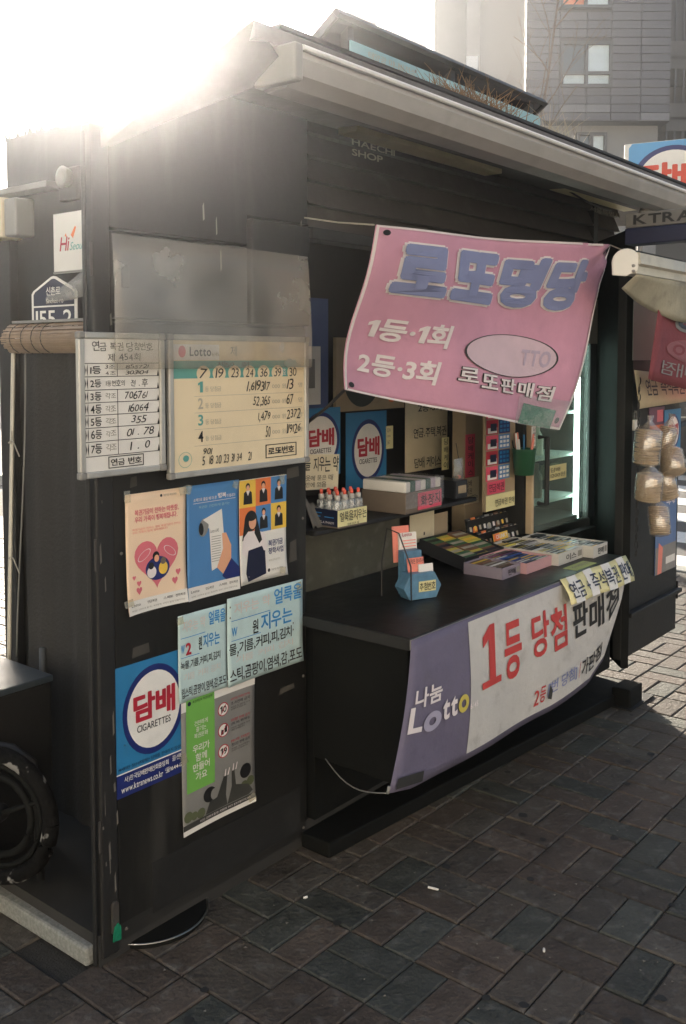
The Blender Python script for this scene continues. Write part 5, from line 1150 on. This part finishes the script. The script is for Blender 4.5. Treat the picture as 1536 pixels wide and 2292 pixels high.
# crunch card between trays
s = flat('price_card', 'small orange and yellow card standing among the cartons', 'card', K @ T(1.70, 0.008, CZ + 0.045) @ RX(-10), 0.10, 0.03, PYEL); s.rect(0, 0, 0.4, 1, PORA, name='orange_block'); s.text('CRUNKY', 0.15, 0.25, 0.95, 0.8, OFFW, bold=0.03)
# slip stand
M_, wd, dp = pxframe(CZ, (912, 1346), (994, 1334), (898, 1318)); wd = 0.105; M_ = M_ @ SC
st = thing('slip_stand', 'blue taped paper stand holding lottery slips on the counter', 'slip stand', M_)
BLT = mat('blue patterned card', '5f8aa8', 0.45, var=0.3, scale=25, bump=0.3)
MB().prism([(0.01, 0), (wd - 0.005, 0), (wd + 0.012, 0.035), (wd - 0.012, 0.075), (0.012, 0.075), (-0.012, 0.035)], 0, 0.05).build('lower_box', BLT, st, bevel=0.002)
MB().box(0.022, wd - 0.022, 0.052, 0.085, 0, 0.13).build('upper_box', BLT, st, bevel=0.002)
sl_ = Sheet(st, lambda u, v: (u * wd, -0.001, v * 0.2))
MB().box(0.038, wd - 0.01, -0.0035, -0.001, 0.022, 0.052).build('name_card', YELP, st); sl_.text('추첨번호', 0.37, 0.13, 0.88, 0.245, INK, bold=0.015, jit=0.05, off=0.004)
MB().box(0.02, 0.075, 0.012, 0.016, 0.05, 0.118, RX(-10)).build('salmon_card', SALM, st); MB().box(0.05, 0.098, 0.004, 0.010, 0.05, 0.098, RX(-8)).build('slip', PAPER, st)
MB().box(0.015, 0.072, 0.085, 0.089, 0.10, 0.205, RX(-6)).build('salmon_card', SALM, st); MB().box(0.03, 0.09, 0.074, 0.082, 0.10, 0.185, RX(-6)).build('slip', PAPER, st)
s2 = Sheet(st, lambda u, v: (0.03 + u * 0.06, 0.074 + (0.10 + v * 0.085) * math.tan(R(6)) - 0.001, 0.10 + v * 0.085)); s2.text('Lotto', 0.15, 0.78, 0.7, 0.9, RED, bold=0.01, off=0.003); s2.rects([(0.1, 0.62 - k * 0.1, 0.9, 0.65 - k * 0.1) for k in range(5)], SALM, off=0.003)
s2 = Sheet(st, lambda u, v: (0.02 + u * 0.055, 0.012 + (0.05 + v * 0.068) * math.tan(R(10)), 0.05 + v * 0.066)); s2.text('사람은 꽃이주면', 0.05, 0.72, 0.95, 0.93, INK, jit=0.1, off=0.004)
q = MB(); q.tube([(0.01, -0.006, 0.0), (0.005, -0.01, 0.10), (-0.01, 0.03, 0.19), (-0.025, 0.07, 0.20), (-0.03, 0.09, 0.10), (-0.03, 0.09, 0.0)], 0.0022, 6); q.build('wire', WIRE, st)
s = flat('green_sticker', 'yellow green sticker lying on the counter top before the cartons', 'sticker', K @ T(1.62, -0.345, CZ + 0.0005) @ RX(-90), 0.15, 0.05, mat('lime paper', 'b7c27a', 0.6, var=0.1), th=0.001)
s.text('주택복권', 0.1, 0.3, 0.9, 0.7, INKG, jit=0.1)
# yellow strip at the counter's right end
c00, c10, c01, c11 = fr(1268, 1352, -0.405), fr(1412, 1298, -0.40), fr(1254, 1297, -0.367), fr(1402, 1243, -0.367)
def ystrip(u, v):
    p = c00 * (1 - u) * (1 - v) + c10 * u * (1 - v) + c01 * (1 - u) * v + c11 * u * v
    return (p.x, p.y - 0.018 * math.sin(math.pi * (1 - v) * 0.6) - 0.004 * math.sin(u * 12), p.z)
s = curved('strip_banner', 'curling yellow and white handwritten strip taped to the counter edge', 'strip', ystrip, YELP, 14, 6)
for k in range(4): s.rect(0.06 + k * 0.25, 0.0, 0.18 + k * 0.25, 1.0, PAPER, off=0.002, name='white_band', n=4)
s.text('연금 + 즉석복권 판매', 0.03, 0.16, 0.98, 0.82, NAVYD, bold=0.012, jit=0.05, off=0.004)
# counter banner
bpts = [fr(872, 1776, -0.42), fr(925, 1766, -0.415), fr(1010, 1720, -0.40), fr(1120, 1655, -0.388), fr(1230, 1592, -0.385), fr(1320, 1530, -0.38), fr(1352, 1478, -0.375), fr(1388, 1340, -0.372)]
us = [0, 0.055, 0.15, 0.345, 0.575, 0.79, 0.875, 1.0]
def bottom(u):
    u = max(-0.05, min(1.05, u))
    for i in range(len(us) - 1):
        if u <= us[i + 1] or i == len(us) - 2:
            t = (u - us[i]) / (us[i + 1] - us[i]); return bpts[i] * (1 - t) + bpts[i + 1] * t
def cban(u, v):
    top = Vector((0.662 + 1.275 * u, -0.3665, CT - 0.004)); p = bottom(u) * (1 - v) + top * v
    return (p.x, p.y + 0.004 * math.sin(u * 17 + v * 3) * (1 - v) - 0.012 * math.sin(math.pi * v), p.z)
s = curved('counter_banner', 'purple and white first prize banner hung on the counter front', 'banner', cban, PURP, 40, 14)
WB = [(0.235, 0.05), (0.225, 0.95), (0.24, 0.975)]
q = MB()
def wbf(a, b_): u = 0.200 + (0.985 - 0.200) * a; return s.at(u, 0.05 + (0.975 - 0.05) * b_, 0.002)
q.grid(wbf, 36, 14); q.build('white_field', BANW, s.o, smooth=True)
for ch_, u0, v0, u1, v1, m_, b_ in (('¹', .243, .46, .325, .90, REDB, 0), ('등', .340, .43, .415, .86, REDB, .025), ('당', .462, .50, .545, .84, REDB, .02), ('첨', .553, .48, .64, .82, REDB, .02), ('판', .672, .49, .755, .79, INK, .025), ('매', .765, .45, .85, .75, INK, .025), ('점', .86, .41, .945, .72, INK, .025),
        ('2', .485, .115, .508, .24, REDB, .01), ('등', .512, .12, .538, .25, REDB, .01), ('[번 당첨]', .548, .14, .70, .26, BLUEG, .015), ('/', .712, .13, .722, .26, REDB, 0), ('가판점', .73, .12, .845, .27, INK, .015),
        ('나눔', .022, .53, .10, .66, OFFW, .025), ('L', .012, .37, .05, .54, OFFW, .03), ('tt', .105, .38, .148, .52, OFFW, .03), ('6/45', .196, .37, .226, .41, OFFW, .01)):
    s.text(ch_, u0, v0, u1, v1, m_, bold=b_, off=0.005)
s.oval(0.079, 0.41, 0.024, 0.065, mat('pale grey lilac', 'a9a6bb', 0.7), off=0.004, inner=0.4, name='letter_o'); s.oval(0.172, 0.435, 0.019, 0.062, YEL2, off=0.004, inner=0.45, name='letter_o')
s.poly([(0.548, 0.13), (0.553, 0.24), (0.568, 0.18), (0.566, 0.11)], GREYD, off=0.007, name='tear')
s.rect(0.01, 0.02, 0.075, 0.09, DEEP, off=0.005, name='black_tape')
e = fr(868, 1776, -0.42); w0 = Vector((0.70, -0.05, 0.30))
q = MB(); q.tube([w0 * (1 - t) + e * t + Vector((0, 0, -0.05 * math.sin(math.pi * t) * (1 - 0.3 * t))) for t in [i / 10 for i in range(11)]], 0.0018, 6); q.tube([e, e + Vector((0.0, -0.004, 0.02))], 0.004, 6)
tag(q.build('tie_cord', PLASG, M=K, smooth=True), 'pale cord tying the lower corner of the counter banner', 'cord')

# ================================================================== RIGHT WING, AWNING, SIGNS
yw = -0.25
a0 = fr(1402, 588, -0.45)
aw = thing('awning', 'cream roller awning with rounded end cap at the right', 'awning', K @ T(a0.x, -0.45, a0.z))
AWC = mat('cream awning cassette', 'c9c5b6', 0.4, var=0.1, stain=0.2); AWF = mat('stained cream awning cloth', 'a9a592', 0.8, var=0.25, scale=5, bump=0.2, stain=0.35)
capp = [(0.045 * math.cos(t), 0.052 * math.sin(t)) for t in [math.pi * (0.12 + 0.86 * i / 12) for i in range(13)]] + [(-0.043, -0.045), (0.0, -0.05), (0.035, -0.03)]
Mcap = RZ(-62)
MB().prism([(x, z) for x, z in capp[::-1]], -0.008, 0.008, Mcap).build('end_cap', mat('white plastic cap', 'e0ded6', 0.4, var=0.05), aw, bevel=0.003)
for z in (-0.012, -0.032): MB().lathe([(0.006, 0), (0.004, 0.003)], 10, Mcap @ T(0.022, -0.0082, z) @ RX(90)).build('screw', PLASG, aw)
pr_ = [(0.0, 0.048), (-0.04, 0.035), (-0.045, -0.005), (-0.03, -0.012), (-0.03, -0.04), (0.03, -0.04), (0.035, 0.02)]
q = MB(); n_ = len(pr_); q.add([(0.01, y, z) for y, z in pr_] + [(1.5, y, z) for y, z in pr_], [(i, (i + 1) % n_, n_ + (i + 1) % n_, n_ + i) for i in range(n_)] + [tuple(range(n_)), tuple(range(2 * n_ - 1, n_ - 1, -1))]); q.build('cassette', AWC, aw)
def val(u, v): return (0.02 + 1.4 * u, -0.028 + 0.05 * (1 - v) * (1 - u) + 0.012 * math.sin(u * 14) * (1 - v), -0.042 - (1 - v) * (0.05 + 0.11 * min(1, u * 3.2) + 0.01 * math.sin(u * 9)))
q = MB(); q.grid(val, 24, 6); o = q.build('cloth', AWF, aw, smooth=True); sd_ = o.modifiers.new('thickness', 'SOLIDIFY'); sd_.thickness = 0.0015
# translucent side panel and reversed banner
s = ksheet('side_panel', 'grey frosted panel hanging behind the awning end', 'panel', (1420, 655), (1478, 806), yw - 0.03, mat('frosted grey sheet', '75797a', 0.5, var=0.15), th=0.003)
c00, c10, c01, c11 = fr(1452, 848, -0.44), fr(1640, 900, -0.46), fr(1480, 655, -0.44), fr(1680, 690, -0.46)
def rban(u, v):
    p = c00 * (1 - u) * (1 - v) + c10 * u * (1 - v) + c01 * (1 - u) * v + c11 * u * v; return (p.x, p.y + 0.006 * math.sin(u * 9), p.z)
s = curved('reversed_banner', 'dull red back of a second lottery banner with mirrored lettering', 'banner', rban, PINKB, 14, 8)
s.text('당', 0.16, 0.62, 0.42, 0.98, GREYP, bold=0.07, off=0.003, flip=True); s.text('당', 0.175, 0.635, 0.405, 0.965, NAVYD, bold=0.03, off=0.006, flip=True)
s.oval(0.42, 0.40, 0.28, 0.13, mat('faded red oval', '8d5a60', 0.8), off=0.003, name='oval_print'); s.text('OTTO', 0.2, 0.34, 0.64, 0.46, PINKB, bold=0.03, off=0.005, flip=True); s.text('로또판매점', 0.12, 0.10, 0.92, 0.25, GREYP, off=0.004, flip=True)
# curling paper
c00, c10, c01, c11 = fr(1432, 915, yw - .03), fr(1560, 895, yw - .03), fr(1412, 828, yw - .035), fr(1560, 842, yw - .03)
def curl(u, v):
    p = c00 * (1 - u) * (1 - v) + c10 * u * (1 - v) + c01 * (1 - u) * v + c11 * u * v; return (p.x, p.y - 0.03 * max(0, 0.25 - u) * 2 * v, p.z)
s = curved('curling_paper', 'cream handwritten paper curling off the right wing', 'paper', curl, PAPER2, 12, 5)
s.text('연금 즉석복권 판매', 0.14, 0.30, 1.0, 0.82, INK, jit=0.06, bold=0.012, off=0.003)
# padlock plate
p = fr(1415, 945, yw); pl = thing('padlock', 'pale grey padlock on the dark right wing', 'padlock', K @ T(p.x, yw, p.z))
MB().box(-0.024, 0.022, -0.022, -0.002, -0.035, 0.012).build('body', PAPER, pl, bevel=0.004); q = MB(); q.tube([(-0.014, -0.012, 0.01), (-0.014, -0.012, 0.04), (0.0, -0.012, 0.05), (0.014, -0.012, 0.04), (0.014, -0.012, 0.01)], 0.004, 8); q.build('shackle', CHROME, pl, smooth=True)
s = ksheet('small_poster', 'small purple and orange poster on the right wing beside the tobacco sign', 'poster', (1454, 913), (1487, 975), yw - 0.004, MAGP); s.rect(0.05, 0.05, 0.95, 0.4, PORA, name='orange_block'); s.rect(0.5, 0.5, 0.9, 0.9, HEART, name='pink_block')
s = ksheet('tobacco_sign', 'narrow blue tobacco sign at the right edge of the right wing', 'sign', (1488, 918), (1523, 1012), yw - 0.008, BLUE)
tobacco(s, 0.5, 0.5, 0.42, 0.40)
s = ksheet('blue_poster', 'blue advertising poster low on the right wing behind the snack bags', 'poster', (1470, 1085), (1512, 1268), yw - 0.004, mat('sky print', '5d79a8', 0.5, var=0.15, scale=6)); s.rect(0.0, 0.0, 1, 0.3, mat('beach print', '8d8a86', 0.5, var=0.3), name='lower_print'); s.text('역시!', 0.45, 0.74, 0.9, 0.83, OFFW, bold=0.03); s.rects([(0.5, 0.08, 0.95, 0.16)], PAPER, off=0.0012); s.poly([(0.1, 0.0), (0.3, 0.0), (0.35, 0.28), (0.15, 0.35)], SALM, off=0.0012, name='figure_print')
# snack bags hanging from a chain
ch = fr(1446, 1000, yw - 0.07)
cn = thing('chain', 'dark hook chain hanging with the snack bags on the right wing', 'chain', K @ T(ch.x, yw - 0.04, fr(1446, 1235, yw - .04).z))
H_ = fr(1446, 840, yw - .04).z - fr(1446, 1235, yw - .04).z
for k in range(22):
    z = k * H_ / 22; q = MB(); r2 = RZ(90 * (k % 2)); q.tube([r2 @ Vector((0.006 * math.cos(t), 0, z + 0.013 + 0.017 * math.sin(t))) for t in [i * math.pi / 5 for i in range(11)]], 0.0022, 5, cap=False); q.build('link', WIRE, cn)
rr = random.Random(31)
for i, (px, py, dia, hgt, ax, ay, yy, lab) in enumerate(((1450, 1000, 60, 78, 4, 2, -0.36, 'clear bag of round rice crackers, upper left of the hanging bunch'), (1493, 985, 40, 60, 8, 10, -0.30, 'small pale bag of crackers at the top right of the bunch'), (1505, 1035, 56, 52, -18, 22, -0.34, 'clear bag of crackers tilted at the right of the bunch'), (1453, 1090, 60, 62, 5, -3, -0.37, 'clear bag of crackers in the middle left of the bunch'), (1490, 1088, 50, 55, -8, -14, -0.31, 'clear bag of crackers in the middle right of the bunch'), (1476, 1165, 48, 62, -10, 14, -0.34, 'lowest clear bag of crackers in the bunch, tilted'))):
    c = fr(px, py, yy); ppm = (K @ c).y / FPX; r_ = dia * ppm / 2 / KS; h_ = hgt * ppm
    M_ = K @ T(c.x, yy, c.z) @ RY(ay) @ RX(ax) @ T(0, 0, -h_ / 2)
    bag = thing('snack_bag', lab, 'snack bag', M_, 'bags of rice crackers')
    n_ = 15
    for k in range(n_):
        z = h_ * k / n_; t_ = h_ / n_ * 0.9
        MB().lathe([(r_ * 0.72, 0), (r_ * rr.uniform(.90, .95), t_ * 0.3), (r_ * rr.uniform(.88, .94), t_ * 0.75), (r_ * 0.7, t_)], 14, T(rr.uniform(-.002, .002), rr.uniform(-.002, .002), z) @ RX(rr.uniform(-4, 4))).build('cracker', CRACK, bag, smooth=True)
    pf = [(0.002, -0.012), (r_ * 0.75, -0.006), (r_ * 1.02, 0.006), (r_ * 1.03, h_ * 0.5), (r_ * 1.02, h_ * 0.96), (r_ * 0.6, h_ + 0.012), (0.008, h_ + 0.035), (0.014, h_ + 0.06)]
    MB().lathe([(x * (1 + 0.0 * rr.random()), z) for x, z in pf], 18).build('film', FILM, bag, smooth=True)
# navy sign with pale lettering
a = on_Y(1398, 548, 3.75); W_, H_ = 0.42, on_Y(1398, 478, 3.75).z - a.z
kt = thing('tobacco_union_sign', 'dark sign box lettered KTRA between roof edge and awning', 'sign', Matrix.Translation(a) @ Matrix.Rotation(LA, 4, 'Z'))
MB().box(0, W_, 0, 0.08, 0, H_ * 0.52).build('navy_box', NAVYD, kt, bevel=0.004); MB().box(0, W_, 0.004, 0.08, H_ * 0.53, H_).build('grey_strip', mat('grey strip', '6b6a66', 0.5), kt, bevel=0.004)
s_ = Sheet(kt, lambda u, v: (u * W_, 0.003, v * H_)); s_.text('KTRA', 0.08, 0.62, 0.62, 0.93, INK, bold=0.025, off=0.002)
q = MB(); p = fr(1432, 478, -0.33); q.tube([(p.x, -0.33, p.z - 0.02), (p.x + 0.02, -0.34, p.z + 0.02), (p.x + 0.16, -0.34, p.z + 0.01)], 0.016, 10); tag(q.build('elbow_pipe', PLASG, M=K, smooth=True), 'grey elbow pipe under the right end of the gutter', 'pipe')
# roof sign
c = on_Y(1395, 470, 6.1)
M_ = T(c.x, 6.1, c.z) @ RZ(-27)
rs = thing('roof_tobacco_sign', 'large sky blue tobacco sign standing on the roof at the right', 'sign', M_); tp = on_Y(1395, 323, 6.1).z - c.z
MB().box(0, 0.62, 0, 0.09, 0, tp).build('box', WHITE, rs, bevel=0.008); MB().prism([(0.05, 0.004), (0.60, 0.004), (0.615, 0.02), (0.615, tp - 0.004), (0.05, tp - 0.004), (0.03, tp - 0.03), (0.03, 0.03)], -0.003, -0.0005).build('face', mat('sky blue sign face', '5aa3d8', 0.35, var=0.06, stain=0.05), rs)
s_ = Sheet(rs, lambda u, v: (u * 0.62, -0.003, v * tp)); s_.oval(0.47, 0.42, 0.38, 0.50, NAVY, off=0.001, name='ring_print'); s_.oval(0.47, 0.42, 0.325, 0.43, WHITE, off=0.002, name='disc_print'); s_.text('담배', 0.20, 0.20, 0.72, 0.66, mat('orange red', 'd8472f', 0.4), bold=0.045, off=0.003)
MB().tube([(0.1, 0.05, -0.5), (0.1, 0.05, 0.0)], 0.02, 8).build('post', PLASG, rs); MB().tube([(0.5, 0.05, -0.5), (0.5, 0.05, 0.0)], 0.02, 8).build('post', PLASG, rs)
c = fr(1440, 385, -0.1); q = MB(); q.add([(c.x - 0.28, -0.1, 2.385), (c.x + 0.12, -0.12, 2.335), (c.x + 0.16, 0.1, 2.345), (c.x - 0.22, 0.12, 2.40)], [(0, 1, 2, 3)]); o = q.build('roof_flap', DEEP, M=K); o.modifiers.new('thickness', 'SOLIDIFY').thickness = 0.012; tag(o, 'black rubber flap lying on the roof before the blue sign', 'flap')

# ------------------------------------------------------------------ litter
for i, (px, py, ang, lab) in enumerate(((970, 1989, -25, 'white cigarette butt on the dark paving'), (684, 2009, 30, 'tiny pale cigarette stub beside the kiosk base'), (1218, 2127, 80, 'tiny white stub in a paving joint at the lower right'))):
    p = on_z(px, py, 0.004); q = MB(); ln = 0.016 if i == 0 else 0.006; q.tube([(-ln, 0, 0.0035), (ln * 0.3, 0, 0.0035), (ln, 0, 0.0035)], [0.0032, 0.0035, 0.003], 8)
    tag(q.build('cigarette_butt', PAPER, M=T(p.x, p.y, 0.001) @ RZ(ang)), lab, 'cigarette butt')

rl = random.Random(77)
SCUFF = mat('scuffed bare metal', '6f6b64', 0.55, var=0.3); RESID = mat('dirty tape residue', '4b4842', 0.8, var=0.3)
for i in range(26):
    x, z = rl.choice((rl.uniform(0.008, 0.05), rl.uniform(0.06, 0.67))), rl.uniform(0.08, 1.95); w_, h_ = rl.uniform(0.0015, 0.006), rl.uniform(0.008, 0.07)
    if 0.06 < x and 0.2 < z < 1.75: continue
    y = -0.0064 if x < 0.053 else -0.0004
    kp('scratch', SCUFF, MB().add([(x, y, z), (x + w_, y, z + h_ * 0.1), (x + w_ * 0.6, y, z + h_), (x - w_ * 0.2, y, z + h_ * 0.8)], [(0, 1, 2, 3)]))
for (x, z, w_, h_) in ((0.10, 1.215, 0.02, 0.03), (0.61, 1.18, 0.05, 0.035), (0.62, 0.92, 0.03, 0.07), (0.13, 0.88, 0.06, 0.022), (0.10, 0.77, 0.05, 0.03), (0.58, 0.52, 0.06, 0.02), (0.09, 0.50, 0.02, 0.06)):
    kp('tape_residue', RESID, MB().add([(x, -0.0007, z), (x + w_, -0.0007, z + 0.004), (x + w_ * 0.95, -0.0007, z + h_), (x + 0.003, -0.0007, z + h_ * 0.9)], [(0, 1, 2, 3)]))
for x in (0.075, 0.675):
    for z in (0.06, 0.55, 1.05, 1.60): kp('screw', SCUFF, MB().lathe([(0.0045, 0), (0.003, 0.0025)], 8, T(x, 0.0, z) @ RX(90)))
q = MB(); g_ = MB()
for i in range(260):
    x, y = rl.uniform(-0.6, 2.9), rl.uniform(-1.6, -0.12); r_ = rl.uniform(0.0015, 0.004); t = rl.uniform(0, 6.28)
    q.add([(x + r_ * math.cos(t + k * 1.57) * rl.uniform(.6, 1.4), y + r_ * math.sin(t + k * 1.57) * rl.uniform(.6, 1.4), 0.0015 + 0.002 * (k % 2)) for k in range(4)], [(0, 1, 2), (0, 2, 3)])
o = q.build('paving_grit', mat('pale grit', '8d877c', 0.9, var=0.4), M=K); stuff(o); o['label'] = 'scattered pale grit and crumbs on the paving'
for i in range(60):
    x, y = rl.uniform(-0.5, 2.9), rl.uniform(-1.5, -0.15); r_ = rl.uniform(0.006, 0.014)
    g_.add([(x + r_ * math.cos(k * 0.7) * rl.uniform(.8, 1.2), y + r_ * math.sin(k * 0.7) * rl.uniform(.8, 1.2), 0.0008) for k in range(9)], [tuple(range(9))])
o = g_.build('gum_spots', mat('trodden gum', (0.025, 0.025, 0.024), 0.8), M=K); stuff(o); o['label'] = 'dark trodden gum spots on the paving'
# ------------------------------------------------------------------ scattering air added to give the lens glare around the sun
HZ = bpy.data.materials.new('glare_haze'); HZ.use_nodes = True; n = HZ.node_tree
for x in list(n.nodes):
    if x.type == 'BSDF_PRINCIPLED': n.nodes.remove(x)
pv = n.nodes.new('ShaderNodeVolumePrincipled'); pv.inputs['Color'].default_value = (0.90, 0.93, 1.0, 1); pv.inputs['Density'].default_value = 0.0056; pv.inputs['Anisotropy'].default_value = 0.9
n.links.new(pv.outputs[0], n.nodes['Material Output'].inputs['Volume'])
hz = MB().box(-40, 40, -25, 45, -2, 16).build('glare_haze', HZ); stuff(hz)
